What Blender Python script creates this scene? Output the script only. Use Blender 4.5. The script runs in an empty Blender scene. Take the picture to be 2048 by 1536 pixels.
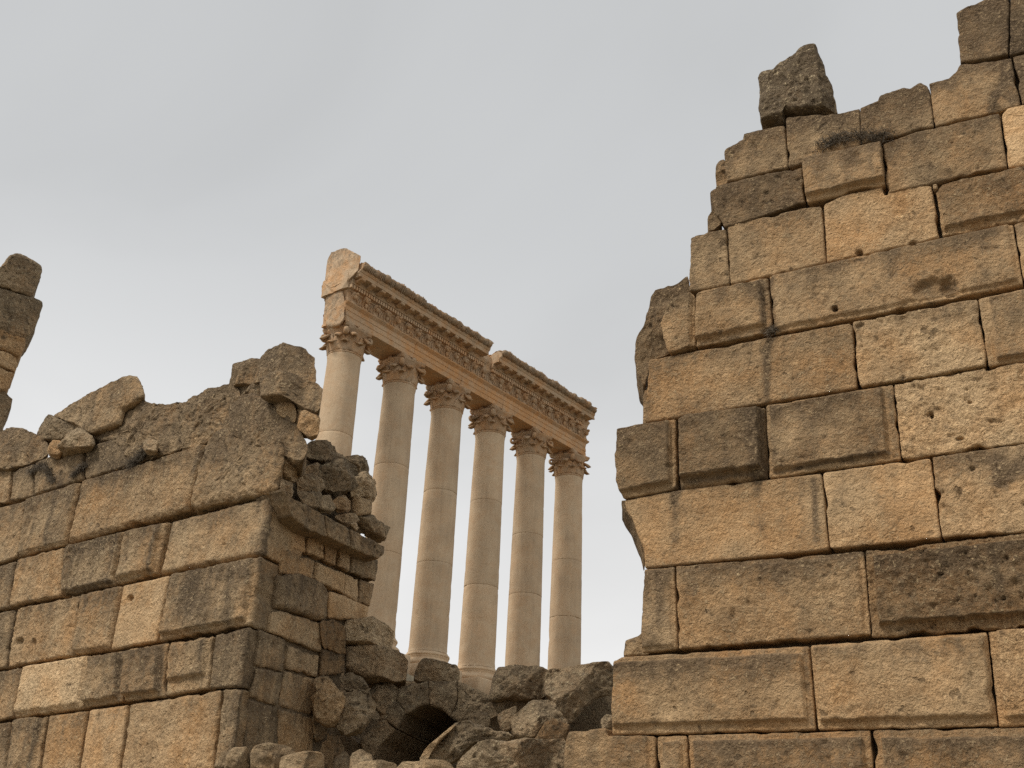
import bpy, math, random
import numpy as np
random.seed(7)
RNG = np.random.default_rng(11)
scene = bpy.context.scene
COL = scene.collection
# ------------------------------------------------------------------ camera
F = 2250.0
TH, RO = math.radians(26.24), math.radians(2.95)
CAM = np.array([0, 0, 1.65])
FW = np.array([0, math.cos(TH), math.sin(TH)])
_r0 = np.array([1.0, 0, 0]); _u0 = np.cross(_r0, FW)
CR = math.cos(RO)*_r0 + math.sin(RO)*_u0
CU = -math.sin(RO)*_r0 + math.cos(RO)*_u0
UP = np.array([0, 0, 1.0])

def ray(x, y): return FW + (x-1024)/F*CR - (y-768)/F*CU
def at_dist(x, y, D):
    d = ray(x, y); return CAM + d*D/math.hypot(d[0], d[1])
def hdir(deg):
    a = math.radians(deg); return np.array([math.cos(a), math.sin(a), 0.0])

class Plane:
    """vertical plane: p point, n horizontal normal towards the viewer, a axis to the right"""
    def __init__(s, p, n):
        s.p = np.array(p, float); s.n = np.array(n, float)/np.linalg.norm(n)
        s.a = np.cross(UP, s.n)
    def off(s, o): return Plane(s.p + s.n*o, s.n)
    def uv(s, x, y):
        d = ray(x, y); t = ((s.p-CAM)@s.n)/(d@s.n); q = CAM + d*t - s.p
        return (q@s.a, q[2])
    def w(s, uvz):
        uvz = np.asarray(uvz); return s.p + uvz[:, :1]*s.a + uvz[:, 1:2]*UP + uvz[:, 2:3]*s.n

_d = hdir(151.9); RW = Plane(at_dist(1700, 1100, 13.0), (-_d[1]*1.0, _d[0], 0)); 
_d = hdir(141.3); LW = Plane(at_dist(507, 1230, 18.0), (-_d[1], _d[0], 0))
_d = hdir(65.8);  LS = Plane(at_dist(507, 1230, 18.0), (_d[1], -_d[0], 0))
def DP(x, y, D, turn=0.0):
    p = at_dist(x, y, D); n = CAM - p; n[2] = 0; n /= np.linalg.norm(n)
    c, s = math.cos(math.radians(turn)), math.sin(math.radians(turn))
    return Plane(p, (n[0]*c-n[1]*s, n[0]*s+n[1]*c, 0))

# ------------------------------------------------------------------ noise
_perm = RNG.permutation(256); _perm = np.concatenate([_perm, _perm, _perm])
_g = RNG.normal(size=(256, 3)); _g /= np.linalg.norm(_g, axis=1)[:, None]
def perlin(p):
    p = np.asarray(p, float); i = np.floor(p).astype(int); f = p - i; i &= 255
    w = f*f*f*(f*(f*6-15)+10); out = 0
    for dx in (0, 1):
        for dy in (0, 1):
            for dz in (0, 1):
                h = _perm[_perm[_perm[(i[:, 0]+dx) & 255] + ((i[:, 1]+dy) & 255)] + ((i[:, 2]+dz) & 255)]
                g = _g[h]; v = g[:, 0]*(f[:, 0]-dx)+g[:, 1]*(f[:, 1]-dy)+g[:, 2]*(f[:, 2]-dz)
                wx = w[:, 0] if dx else 1-w[:, 0]; wy = w[:, 1] if dy else 1-w[:, 1]; wz = w[:, 2] if dz else 1-w[:, 2]
                out = out + v*wx*wy*wz
    return out*1.6
def fbm(p, s, o=3, gain=.5, seed=0.0):
    p = np.asarray(p)*(1.0/s) + seed*17.31; a = 1.0; r = 0; n = 0
    for k in range(o):
        r = r + a*perlin(p); n += a; a *= gain; p = p*2.03 + 5.7
    return r/n
def worley(p, s, seed=0.0):
    p = np.asarray(p)/s+seed*3.7; i = np.floor(p).astype(int); best = np.full(len(p), 9.0)
    for dx in (-1, 0, 1):
        for dy in (-1, 0, 1):
            for dz in (-1, 0, 1):
                c = i+np.array([dx, dy, dz]); h = _perm[_perm[_perm[c[:, 0] & 255]+(c[:, 1] & 255)]+(c[:, 2] & 255)]
                best = np.minimum(best, np.linalg.norm(c+.5+.48*_g[h]-p, axis=1))
    return best
def sstep(a, b, x):
    t = np.clip((x-a)/(b-a+1e-9), 0, 1); return t*t*(3-2*t)

# ------------------------------------------------------------------ objects
def tag(o, label=None, cat=None, group=None, kind=None):
    if label: o['label'] = label
    if cat: o['category'] = cat
    if group: o['group'] = group
    if kind or label: o['kind'] = kind or 'thing'
    return o
def empty(name, loc, label, cat, group=None):
    o = bpy.data.objects.new(name, None); COL.objects.link(o); o.location = loc; o.empty_display_size = .3; o['kind'] = 'thing'
    return tag(o, label, cat, group)
def wloc(o):
    v = np.zeros(3)
    while o is not None: v = v + np.array(o.location); o = o.parent
    return v
def make(name, V, Fc, mat, parent=None, attr=None, smooth=True, origin=None):
    """one mesh object; V in world space"""
    V = np.asarray(V, float)
    if parent is not None: off = wloc(parent); loc = (0, 0, 0)
    else:
        if origin is None: origin = np.array([V[:, 0].mean(), V[:, 1].mean(), V[:, 2].min()])
        off = np.array(origin); loc = tuple(origin)
    me = bpy.data.meshes.new(name)
    me.from_pydata([tuple(x) for x in (V-off)], [], Fc if isinstance(Fc, list) else [tuple(f) for f in Fc])
    if smooth: me.polygons.foreach_set('use_smooth', np.ones(len(me.polygons), bool))
    if attr is not None:
        at = me.attributes.new('pat', 'FLOAT_COLOR', 'POINT')
        A = np.ones((len(V), 4), np.float32); A[:, :attr.shape[1]] = attr; at.data.foreach_set('color', A.ravel())
    me.materials.append(mat); me.update()
    o = bpy.data.objects.new(name, me); COL.objects.link(o); o.location = loc
    if parent is not None: o.parent = parent
    return o

# ------------------------------------------------------------------ materials
def nd(nt, t, **kw):
    n = nt.nodes.new(t)
    for k, v in kw.items():
        if k.startswith('i_'): n.inputs[int(k[2:])].default_value = v
        else: setattr(n, k, v)
    return n
def stone_mat(name, buff, ochre, dark, grain=.045, speck=.55, bump=.55, darkk=1.0, lichen=.0, micro=.5, streak=0.0, pitk=.5, facet=.6):
    m = bpy.data.materials.new(name); m.use_nodes = True; nt = m.node_tree; L = nt.links.new
    bs = nt.nodes['Principled BSDF']; bs.inputs['Roughness'].default_value = .93; bs.inputs['Specular IOR Level'].default_value = .18
    geo = nd(nt, 'ShaderNodeNewGeometry'); P = geo.outputs['Position']
    at = nd(nt, 'ShaderNodeAttribute', attribute_name='pat'); sep = nd(nt, 'ShaderNodeSeparateColor'); L(at.outputs['Color'], sep.inputs[0])
    def noise(scale, det=4, rough=.55, dist=0.0, vec=None):
        n = nd(nt, 'ShaderNodeTexNoise'); n.inputs['Scale'].default_value = scale; n.inputs['Detail'].default_value = det
        n.inputs['Roughness'].default_value = rough; n.inputs['Distortion'].default_value = dist; L(vec or P, n.inputs['Vector']); return n.outputs['Fac']
    def math_(op, a, b=None, c=None, clamp=False):
        n = nd(nt, 'ShaderNodeMath', operation=op, use_clamp=clamp)
        for k, x in enumerate((a, b, c)):
            if x is None: continue
            if isinstance(x, (int, float)): n.inputs[k].default_value = x
            else: L(x, n.inputs[k])
        return n.outputs[0]
    def ramp(x, a, b, lo=0.0, hi=1.0):
        n = nd(nt, 'ShaderNodeMapRange', interpolation_type='SMOOTHSTEP'); L(x, n.inputs[0])
        for k, v in enumerate((a, b, lo, hi)): n.inputs[k+1].default_value = v
        return n.outputs[0]
    def mix(f, a, b, mode='MIX'):
        n = nd(nt, 'ShaderNodeMix', data_type='RGBA', blend_type=mode)
        if isinstance(f, (int, float)): n.inputs[0].default_value = f
        else: L(f, n.inputs[0])
        for k, x in ((6, a), (7, b)):
            if isinstance(x, tuple): n.inputs[k].default_value = (*x, 1)
            else: L(x, n.inputs[k])
        return n.outputs[2]
    big = noise(1.3, 5, .6, .4); mid = noise(5.5, 6, .7, .3); fine = noise(1/grain, 5, .7, .4); fine2 = noise(.33/grain, 6, .75, .8)
    warm = math_('ADD', sep.outputs[1], ramp(big, .35, .68, -.32, .38), clamp=True)
    c = mix(warm, buff, ochre)
    c = mix(ramp(mid, .42, .7, 0, .28), c, tuple(x*1.35 for x in buff))
    # dark weathering crust
    mv = math_('ADD', math_('MULTIPLY', math_('SUBTRACT', fine2, .5), 1.5), math_('ADD', math_('MULTIPLY', math_('SUBTRACT', mid, .5), .55), math_('MULTIPLY', math_('SUBTRACT', fine, .5), 1.5)))
    if streak:
        mp = nd(nt, 'ShaderNodeMapping'); mp.inputs['Scale'].default_value = (5, 5, .35); L(P, mp.inputs[0])
        st = noise(1.0, 4, .6, .2, mp.outputs[0]); mv = math_('ADD', mv, math_('MULTIPLY', math_('SUBTRACT', st, .5), streak))
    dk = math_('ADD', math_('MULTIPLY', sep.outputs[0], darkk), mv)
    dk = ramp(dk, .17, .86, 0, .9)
    dcol = mix(ramp(fine2, .35, .65), dark, tuple(x*1.9 for x in dark))
    c = mix(dk, c, dcol)
    # speckle: dark pores and pale grains
    po = math_('ADD', math_('MULTIPLY', ramp(fine, .38, .52, 1.0, 0.0), .65), math_('MULTIPLY', ramp(fine2, .36, .52, 1.0, 0.0), .45), clamp=True); gk = at.outputs['Alpha']; po = math_('MULTIPLY', po, gk); c = mix(math_('MULTIPLY', po, speck*.72, clamp=True), c, tuple(x*.8 for x in dark))
    gr = ramp(math_('ADD', math_('MULTIPLY', fine, .6), math_('MULTIPLY', fine2, .4)), .52, .66); gr = math_('MULTIPLY', gr, gk); c = mix(math_('MULTIPLY', gr, speck*.75, clamp=True), c, tuple(min(1, x*1.7) for x in buff))
    pn = noise(.16/grain, 3, .5); pits = ramp(pn, .27, .33, 1.0, 0.0)
    c = mix(math_('MULTIPLY', pits, pitk), c, tuple(x*.4 for x in dark))
    if lichen:
        li = ramp(noise(16, 5, .7), .6, .7); c = mix(math_('MULTIPLY', li, lichen), c, (.36, .34, .29))
    br = nd(nt, 'ShaderNodeCombineXYZ'); 
    for k in range(3): L(sep.outputs[2], br.inputs[k])
    c = mix(1.0, c, br.outputs[0], 'MULTIPLY')
    L(c, bs.inputs['Base Color'])
    h = math_('ADD', math_('MULTIPLY', fine, .6), math_('MULTIPLY', fine2, 1.5)); h = math_('SUBTRACT', h, math_('MULTIPLY', pits, pitk*.9))
    vo = nd(nt, 'ShaderNodeTexVoronoi', feature='F1'); vo.inputs['Scale'].default_value = .55/grain;
    vw = nd(nt, 'ShaderNodeMix', data_type='VECTOR'); vw.inputs[0].default_value = .12; L(P, vw.inputs[4])
    vn = nd(nt, 'ShaderNodeTexNoise'); vn.inputs['Scale'].default_value = .5/grain; L(P, vn.inputs['Vector']); L(vn.outputs['Color'], vw.inputs[5]); L(vw.outputs[1], vo.inputs['Vector'])
    h = math_('ADD', h, math_('MULTIPLY', vo.outputs['Distance'], facet)); h = math_('MULTIPLY', h, gk)
    b = nd(nt, 'ShaderNodeBump'); b.inputs['Strength'].default_value = bump; b.inputs['Distance'].default_value = grain*micro*2; L(h, b.inputs['Height'])
    L(b.outputs[0], bs.inputs['Normal'])
    return m
M_R = stone_mat('golden_ashlar', (.63, .435, .24), (.58, .325, .14), (.115, .080, .048), grain=.028, speck=.8, bump=1.0, micro=1.0, darkk=1.1)
M_L = stone_mat('brown_ashlar', (.63, .45, .26), (.58, .335, .15), (.105, .076, .048), grain=.038, speck=.8, bump=1.0, micro=.9, streak=.7)
M_D = stone_mat('weathered_dark_stone', (.64, .475, .29), (.58, .36, .185), (.122, .091, .058), grain=.036, speck=.95, bump=1.0, micro=1.1, lichen=.5)
M_C = stone_mat('column_limestone', (.56, .425, .28), (.53, .36, .215), (.20, .15, .10), grain=.09, speck=.4, bump=.35, micro=.25, streak=.7, pitk=.0, facet=0)
M_E = stone_mat('carved_limestone', (.49, .36, .235), (.54, .285, .12), (.10, .074, .048), grain=.10, speck=.35, bump=.45, micro=.3, streak=.4, pitk=.1, facet=0)
M_P = stone_mat('pale_grey_stone', (.42, .34, .235), (.40, .29, .175), (.11, .097, .075), grain=.035, speck=.45, bump=.8, lichen=.4)
def plain_mat(name, col, rough=.9):
    m = bpy.data.materials.new(name); m.use_nodes = True; nt = m.node_tree; bs = nt.nodes['Principled BSDF']
    n = nd(nt, 'ShaderNodeTexNoise'); n.inputs['Scale'].default_value = 6; n.inputs['Detail'].default_value = 6
    r = nd(nt, 'ShaderNodeValToRGB'); r.color_ramp.elements[0].position = .3; r.color_ramp.elements[1].position = .7
    r.color_ramp.elements[0].color = (*[x*.55 for x in col], 1); r.color_ramp.elements[1].color = (*[x*1.3 for x in col], 1)
    g = nd(nt, 'ShaderNodeNewGeometry'); nt.links.new(g.outputs['Position'], n.inputs['Vector'])
    nt.links.new(n.outputs['Fac'], r.inputs[0]); nt.links.new(r.outputs[0], bs.inputs['Base Color']); bs.inputs['Roughness'].default_value = rough
    return m
M_CORE = plain_mat('rubble_mortar', (.10, .078, .055))
M_GROUND = plain_mat('dry_earth', (.17, .14, .09))
M_PLANT = plain_mat('dry_stems', (.15, .12, .085))

# ------------------------------------------------------------------ builders
def parse(s):
    return [[tuple(float(c) for c in q.split(',')) for q in e.split()] for e in s.split('|')]
def polyline(P, n):
    P = np.asarray(P, float); d = np.r_[0, np.cumsum(np.linalg.norm(np.diff(P, axis=0), axis=1))]
    t = np.linspace(0, d[-1], n); return np.c_[np.interp(t, d, P[:, 0]), np.interp(t, d, P[:, 1])]
HOLES = {}; STAINS_STRIPS = {}
_bn = [0]
def ashlar(spec, plane, parent, mat, dark=.3, top=.25, warm=.4, bright=1.0, boss=None, hb=.05, T=.9, res=.019, rough=1.0,
           gap=-.001, extr=None, tilt=0.0, key=None, name='stone_block', light_margin=True, rnd=.010, name_label=None):
    """a dressed block: Coons patch over its four traced edges in the wall's own plane, with arris, boss, pitting and real depth"""
    _bn[0] += 1; sd = _bn[0]*1.37
    if isinstance(spec, str): E4 = parse(spec)
    else: E4 = [[(spec[2*i], spec[2*i+1])] for i in range(4)]
    E4 = [[plane.uv(*q) for q in e] for e in E4]
    top_ = E4[0]+[E4[1][0]]; rt = E4[1]+[E4[2][0]]; bo = (E4[2]+[E4[3][0]])[::-1]; le = (E4[3]+[E4[0][0]])[::-1]
    ln = lambda p: np.linalg.norm(np.diff(np.array(p), axis=0), axis=1).sum()
    W = (ln(top_)+ln(bo))/2; H = (ln(rt)+ln(le))/2
    nu = max(6, int(W/res)); nv = max(6, int(H/res))
    T_, B_, L_, R_ = polyline(top_, nu), polyline(bo, nu), polyline(le, nv), polyline(rt, nv)
    u = np.linspace(0, 1, nu)[None, :, None]; v = np.linspace(0, 1, nv)[:, None, None]
    S = (1-v)*T_[None]+v*B_[None]+(1-u)*L_[:, None]+u*R_[:, None]-((1-u)*(1-v)*T_[0]+u*(1-v)*T_[-1]+(1-u)*v*B_[0]+u*v*B_[-1])
    S = S.reshape(-1, 2); uu = np.broadcast_to(u, (nv, nu, 1)).ravel(); vv = np.broadcast_to(v, (nv, nu, 1)).ravel()
    dl, dr, dt, db = uu*W, (1-uu)*W, vv*H, (1-vv)*H
    de = np.minimum(np.minimum(dl, dr), np.minimum(dt, db))
    p3 = np.c_[S, np.full(len(S), sd)]
    # ragged arrises and slightly knocked corners
    we = np.exp(-de/.05)
    jit = np.c_[fbm(p3, .16, 3, seed=1.1), fbm(p3, .16, 3, seed=2.3)]*.008*rough
    cen = S.mean(0); dc = cen-S; dc /= np.linalg.norm(dc, axis=1)[:, None]+1e-6
    dx, dy = np.minimum(dl, dr), np.minimum(dt, db)
    cr = RNG.uniform(.01, .035); wc = np.clip(1-dx/cr, 0, 1)*np.clip(1-dy/cr, 0, 1)
    big = np.clip(fbm(p3, .35, 2, seed=4.0)-.16, 0, 1)*.08*rough      # chips bitten out of edges
    S2 = S+jit*we[:, None]+dc*((gap+np.abs(big))*we+wc*cr*.45)[:, None]
    # relief
    R = rnd*RNG.uniform(.8, 1.6)*(1+.5*fbm(p3, .5, 2, seed=9.1))
    z = -R*1.1*np.clip(1-de/R, 0, 1)**2
    if rough > 1.15: z -= .020*(rough-.9)*(worley(p3, .12, sd)-.5)+.012*(rough-.9)*(worley(p3, .055, sd)-.5)
    z += .016*rough*fbm(p3, .33, 3, seed=3.7)+.015*rough*fbm(p3, .10, 3, .7, seed=5.2)
    pit = fbm(p3, .11, 3, .6, seed=6.6); z -= .020*rough*sstep(.3, .55, pit)
    crk = np.abs(fbm(p3*np.array([1, 2.2, 1]), .5, 3, seed=8.8)); z -= .010*rough*sstep(.045, 0, crk)*sstep(0, .3, fbm(p3, .8, 2, seed=3.1))
    mg = np.zeros(len(S))
    if boss:
        wob = .016*fbm(p3, .2, 3, seed=7.7)
        s = np.ones(len(S))
        for m_, d_ in zip(boss, (dl, dt, dr, db)):
            if m_ > 0: s = np.minimum(s, sstep(m_-.008, m_+.016, d_+wob))
        z += 1.25*hb*s*(1+.35*fbm(p3, .25, 3, seed=2.9)); mg = 1-s
    z += RNG.uniform(-.012, .012)+tilt*(vv-.5)
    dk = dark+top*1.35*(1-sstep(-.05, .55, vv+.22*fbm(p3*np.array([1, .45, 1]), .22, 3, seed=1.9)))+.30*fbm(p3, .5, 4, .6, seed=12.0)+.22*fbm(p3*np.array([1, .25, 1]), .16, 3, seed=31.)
    dk += .14*sstep(.15, .45, pit)
    if light_margin: dk = dk*(1-.5*mg)
    br = bright*(1+.16*fbm(p3, .5, 3, seed=13.0))
    wm = warm+.35*fbm(p3, .6, 3, seed=14.0)+.08*mg
    for (hx, hy, rx, ry, dep) in HOLES.get(key, []):
        c0 = plane.uv(hx, hy); c1 = plane.uv(hx+rx, hy); c2 = plane.uv(hx, hy+ry)
        ax, ay = abs(c1[0]-c0[0]), abs(c2[1]-c0[1])
        q = np.hypot((S[:, 0]-c0[0])/ax, (S[:, 1]-c0[1])/ay)+.25*fbm(p3, .06, 2, seed=3.3)
        w = sstep(1.25, .6, q); z -= dep*w; dk += .10*w; br = br*(1-.1*w)
    for (pts, wd, amt) in STAINS_STRIPS.get(key, []):
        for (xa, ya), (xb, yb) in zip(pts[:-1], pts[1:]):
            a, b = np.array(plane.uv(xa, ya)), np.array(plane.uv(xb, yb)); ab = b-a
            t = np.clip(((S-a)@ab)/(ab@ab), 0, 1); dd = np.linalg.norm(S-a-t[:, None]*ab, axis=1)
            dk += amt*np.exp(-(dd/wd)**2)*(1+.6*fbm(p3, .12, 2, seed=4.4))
    V = [plane.w(np.c_[S2, z])]; A = [np.c_[np.clip(dk, 0, 1.3), np.clip(wm, 0, 1), np.clip(br, .4, 1.5), np.clip(RNG.uniform(.75, 1.05)*(.55+.4*rough)+.35*fbm(p3, .7, 2, seed=33.), .35, 1.5)]]
    idx = np.arange(nu*nv).reshape(nv, nu)
    Fc = np.c_[idx[:-1, :-1].ravel(), idx[1:, :-1].ravel(), idx[1:, 1:].ravel(), idx[:-1, 1:].ravel()].tolist()
    loop = np.r_[idx[0, :], idx[1:, -1], idx[-1, -2::-1], idx[-2:0:-1, 0]]
    ex = -plane.n if extr is None else extr
    base = V[0][loop]; al = A[0][loop]; prev = loop; n0 = nu*nv; nl = len(loop)
    deps = [.05, .12, .2, .32, .5, .72, 1.0]
    deps = [d for d in deps if d < T-.05]+[T]
    for d in deps:
        q = base+ex*d; q = q+(np.c_[fbm(q, .22, 3, seed=21.), fbm(q, .22, 3, seed=22.), fbm(q, .22, 3, seed=23.)]*.02*rough if extr is None else plane_off(q, plane, rough))
        V.append(q); a2 = al.copy(); a2[:, 0] = np.clip(dark+.4*fbm(q, .4, 3, seed=12.), 0, 1.2); A.append(a2)
        cur = np.arange(n0, n0+nl); n0 += nl
        Fc += [(int(prev[i]), int(prev[(i+1) % nl]), int(cur[(i+1) % nl]), int(cur[i])) for i in range(nl)]
        prev = cur
    Fc.append([int(i) for i in prev])
    o = make(name, np.concatenate(V), Fc, mat, parent, np.concatenate(A))
    if name_label: o['label'] = name_label
    return o
def plane_off(q, plane, rough):
    return np.c_[fbm(q, .3, 3, seed=21.), fbm(q, .3, 3, seed=22.), fbm(q, .3, 3, seed=23.)]*.035*rough

def stone(poly, plane, mat, name='boulder', parent=None, bulge=None, depth=None, p=3.0, facets=6, rough=1.0, dark=.5, warm=.3, bright=1.0,
          cuts=(), label=None, cat='stone', group=None, seed=None, dirv=None, N=None, smoothing=1, back=.6, topdark=.15):
    """a free stone: traced outline at its own distance, domed and faceted front, real thickness, rounded back"""
    _bn[0] += 1; sd = _bn[0]*2.11 if seed is None else seed
    rg = np.random.default_rng(int(sd*100)+5)
    Q = np.array([plane.uv(*q) for q in (parse(poly)[0] if isinstance(poly, str) else poly)])
    for _ in range(smoothing):
        nx = np.roll(Q, -1, 0); Q = np.stack([Q*.85+nx*.15, Q*.15+nx*.85], 1).reshape(-1, 2)
    area = .5*abs(np.sum(Q[:, 0]*np.roll(Q[:, 1], -1)-np.roll(Q[:, 0], -1)*Q[:, 1])); sz = math.sqrt(area)
    if np.sum(Q[:, 0]*np.roll(Q[:, 1], -1)-np.roll(Q[:, 0], -1)*Q[:, 1]) > 0: Q = Q[::-1]
    if N is None: N = int(np.clip(sz/.022*3.2, 40, 150))
    B = polyline(np.vstack([Q, Q[:1]]), N+1)[:-1]
    c = B.mean(0); M = max(8, N//5)
    bulge = sz*.38 if bulge is None else bulge; depth = sz*.35 if depth is None else depth
    if dirv is None:
        dirv = plane.w(np.r_[c, 0][None])[0]-CAM; dirv[2] = 0; dirv = dirv/np.linalg.norm(dirv)
    rs = 1-(1-np.linspace(0, 1, M+1)[1:])**1.7
    pts = [np.r_[c, bulge]]; rr = [0.0]
    for r in rs:
        zz = bulge*max(0, 1-r**p)**(1/2.0); pts += [np.r_[c+(b-c)*r, zz] for b in B]; rr += [r]*N
    pts = np.array(pts); rr = np.array(rr)
    loc = (pts[:, :2]-c)/sz
    for k in range(facets):
        a = rg.uniform(0, 6.28); g = rg.uniform(.35, 1.1)*bulge; h0 = rg.uniform(.72, 1.0)*bulge
        lim = h0-g*np.maximum(-.15, loc[:, 0]*math.cos(a)+loc[:, 1]*math.sin(a))*1.6
        pts[:, 2] = np.where(pts[:, 2] > lim, pts[:, 2]*.04+lim*.96, pts[:, 2])
    for (xa, ya, xb, yb, g) in cuts:          # planar faces: everything right of an arris traced top to bottom falls back
        a, b_ = np.array(plane.uv(xa, ya)), np.array(plane.uv(xb, yb)); e = (b_-a)/np.linalg.norm(b_-a)
        dd = (pts[:, 0]-a[0])*(-e[1])+(pts[:, 1]-a[1])*e[0]
        pts[:, 2] = np.minimum(pts[:, 2], np.where(dd > 0, bulge*.97-g*dd, 9))
    pts[:, 2] = np.maximum(pts[:, 2], 0)*(rr < .9999)
    nf = len(pts)
    W3 = plane.w(pts); vt = [W3]
    Fc = [(0, 1+(i+1) % N, 1+i) for i in range(N)]
    for j in range(M-1):
        a, b = 1+j*N, 1+(j+1)*N
        Fc += [(a+i, a+(i+1) % N, b+(i+1) % N, b+i) for i in range(N)]
    prev = 1+(M-1)*N; edge = W3[prev:prev+N]; cw = plane.w(np.array([[c[0], c[1], 0]]))[0]; n0 = nf
    nb = max(4, M//3)
    for j in range(1, 4):
        vt.append(edge+dirv*depth*j/3); Fc += [(prev+i, prev+(i+1) % N, n0+(i+1) % N, n0+i) for i in range(N)]; prev = n0; n0 += N
    for j in range(1, nb):
        r = 1-j/nb; vt.append(cw+(edge-cw)*r+dirv*(depth+back*bulge*math.sqrt(1-r**3)))
        Fc += [(prev+i, prev+(i+1) % N, n0+(i+1) % N, n0+i) for i in range(N)]; prev = n0; n0 += N
    vt.append((cw+dirv*(depth+back*bulge))[None]); Fc += [(prev+i, prev+(i+1) % N, n0) for i in range(N)]
    V = np.concatenate(vt)
    s_ = min(1.0, sz/.6)
    D = np.c_[fbm(V, .28, 4, .55, seed=sd), fbm(V, .28, 4, .55, seed=sd+3), fbm(V, .28, 4, .55, seed=sd+7)]*.035*rough*s_
    e = np.ones(len(V)); wf = worley(V, .26*max(.5, s_), sd)-.5; wf2 = worley(V, .10, sd+1)-.5
    pit = fbm(V, .09, 3, .6, seed=6.1)
    rdir = V-V.mean(0); rdir /= np.linalg.norm(rdir, axis=1)[:, None]+1e-9
    V = V+D*e[:, None]+rdir*((.045*wf+.020*wf2)*rough*s_)[:, None]+plane.n*((.026*fbm(V, .085, 3, .65, seed=sd+9)-.02*sstep(.2, .5, pit))*rough*s_)[:, None]
    zt = (V[:, 2]-V[:, 2].min())/(np.ptp(V[:, 2])+1e-6)
    dk = dark+.32*fbm(V, .4, 4, .6, seed=12.)+topdark*(zt-.5)*2+.25*sstep(.05, .4, pit)
    A = np.c_[np.clip(dk, 0, 1.3), np.clip(warm+.35*fbm(V, .5, 3, seed=14.), 0, 1), np.clip(bright*(1+.18*fbm(V, .4, 3, seed=13.)), .4, 1.5)]
    o = make(name, V, Fc, mat, parent, A)
    if parent is None: tag(o, label, cat, group)
    return o

# ------------------------------------------------------------------ setting: one terrain sheet rising to the temple terrace
ZT = 14.95
CD = hdir(50.25); CN = np.array([CD[1], -CD[0], 0.0])
C0 = at_dist(688.6, 719, 62.5)
def terrain_z(x, y):
    d = np.hypot(x, y)
    a = sstep(4, 13, d)*(.9+.135*np.minimum(d, 27))
    o = (x-C0[0])*CN[0]+(y-C0[1])*CN[1]; s_ = (x-C0[0])*CD[0]+(y-C0[1])*CD[1]
    return a+(ZT-a)*sstep(6.0, 2.6, o)*sstep(-70, -45, o)*sstep(-60, -40, s_)*sstep(95, 70, s_)
def build_ground():
    r = np.concatenate([np.linspace(-400, -80, 9)[:-1], np.linspace(-80, 110, 120), np.linspace(110, 500, 10)[1:]])
    X, Y = np.meshgrid(r, r); V = np.c_[X.ravel(), Y.ravel(), np.zeros(X.size)]
    V[:, 2] = terrain_z(V[:, 0], V[:, 1])+.12*fbm(V, 6, 3)-.1
    n = len(r); i = np.arange(n*n).reshape(n, n)
    Fc = np.c_[i[:-1, :-1].ravel(), i[:-1, 1:].ravel(), i[1:, 1:].ravel(), i[1:, :-1].ravel()].tolist()
    o = make('ground', V, Fc, M_GROUND, origin=(0, 0, 0)); tag(o, kind='structure')
build_ground()
def prism(name, poly2, plane, depth, mat, parent=None, dirv=None, front=0.0, amp=.05, res=.25):
    """rough solid fill: polygon in plane coordinates, extruded back"""
    Q = np.array(poly2); n = max(24, int(np.linalg.norm(np.diff(np.vstack([Q, Q[:1]]), axis=0), axis=1).sum()/res))
    B = polyline(np.vstack([Q, Q[:1]]), n+1)[:-1]; dirv = -plane.n if dirv is None else dirv
    f = plane.w(np.c_[B, np.full(n, front)]); f = f+np.c_[fbm(f, .5, 3, seed=1.), fbm(f, .5, 3, seed=2.), fbm(f, .5, 3, seed=3.)]*amp
    b = f+dirv*depth; V = np.r_[f, b]
    Fc = [list(range(n)), list(range(2*n-1, n-1, -1))]+[[i, n+i, n+(i+1) % n, (i+1) % n] for i in range(n)]
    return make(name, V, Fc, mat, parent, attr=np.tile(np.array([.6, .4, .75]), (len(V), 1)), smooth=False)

# ------------------------------------------------------------------ the great ruined wall on the right
HOLES['R'] = [(1671, 620, 5, 6, .14), (1826, 487, 7, 6, .14), (1719, 505, 7, 5, .14), (1867, 577, 44, 20, .07), (1900, 575, 20, 22, .05), (1771, 379, 6, 9, .2),
              (1940, 805, 5, 3, .1), (1862, 828, 4, 6, .08), (1921, 877, 9, 3, .08), (1535, 664, 10, 8, .03), (1943, 937, 6, 5, .05)]
STAINS_STRIPS['R'] = [([(2060, 20), (2022, 45), (2018, 110), (2016, 150), (1992, 190), (1984, 216)], .06, .55), ([(2040, 40), (2035, 90)], .12, .6),
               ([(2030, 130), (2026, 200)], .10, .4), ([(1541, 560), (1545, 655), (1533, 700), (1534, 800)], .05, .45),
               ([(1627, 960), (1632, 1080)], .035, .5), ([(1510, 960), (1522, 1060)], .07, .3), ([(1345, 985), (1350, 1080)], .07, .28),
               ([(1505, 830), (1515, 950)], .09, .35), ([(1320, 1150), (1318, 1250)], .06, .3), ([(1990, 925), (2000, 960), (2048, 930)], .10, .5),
               ([(1985, 1110), (2000, 1180)], .05, .35), ([(1350, 990), (1360, 975)], .05, .5), ([(1524, 565), (1530, 655)], .05, .5), ([(1400, 690), (1530, 662)], .035, .35), ([(1520, 820), (1530, 952)], .06, .4), ([(1365, 965), (1520, 945)], .05, .4), ([(1550, 945), (1780, 905)], .025, .45), ([(1610, 1300), (1624, 1450)], .03, .35), ([(1780, 790), (1792, 910)], .035, .3), ([(1660, 1110), (1730, 1104)], .05, .4), ([(1300, 1140), (1700, 1108)], .05, .35)]  # later entries are dark strips along the block margins
rw = empty('ruined_wall', tuple(RW.w(np.array([[-.3, 1.2, -.5]]))[0]), 'tall golden block wall with stepped broken end on the right of the gap', 'wall')
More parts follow.
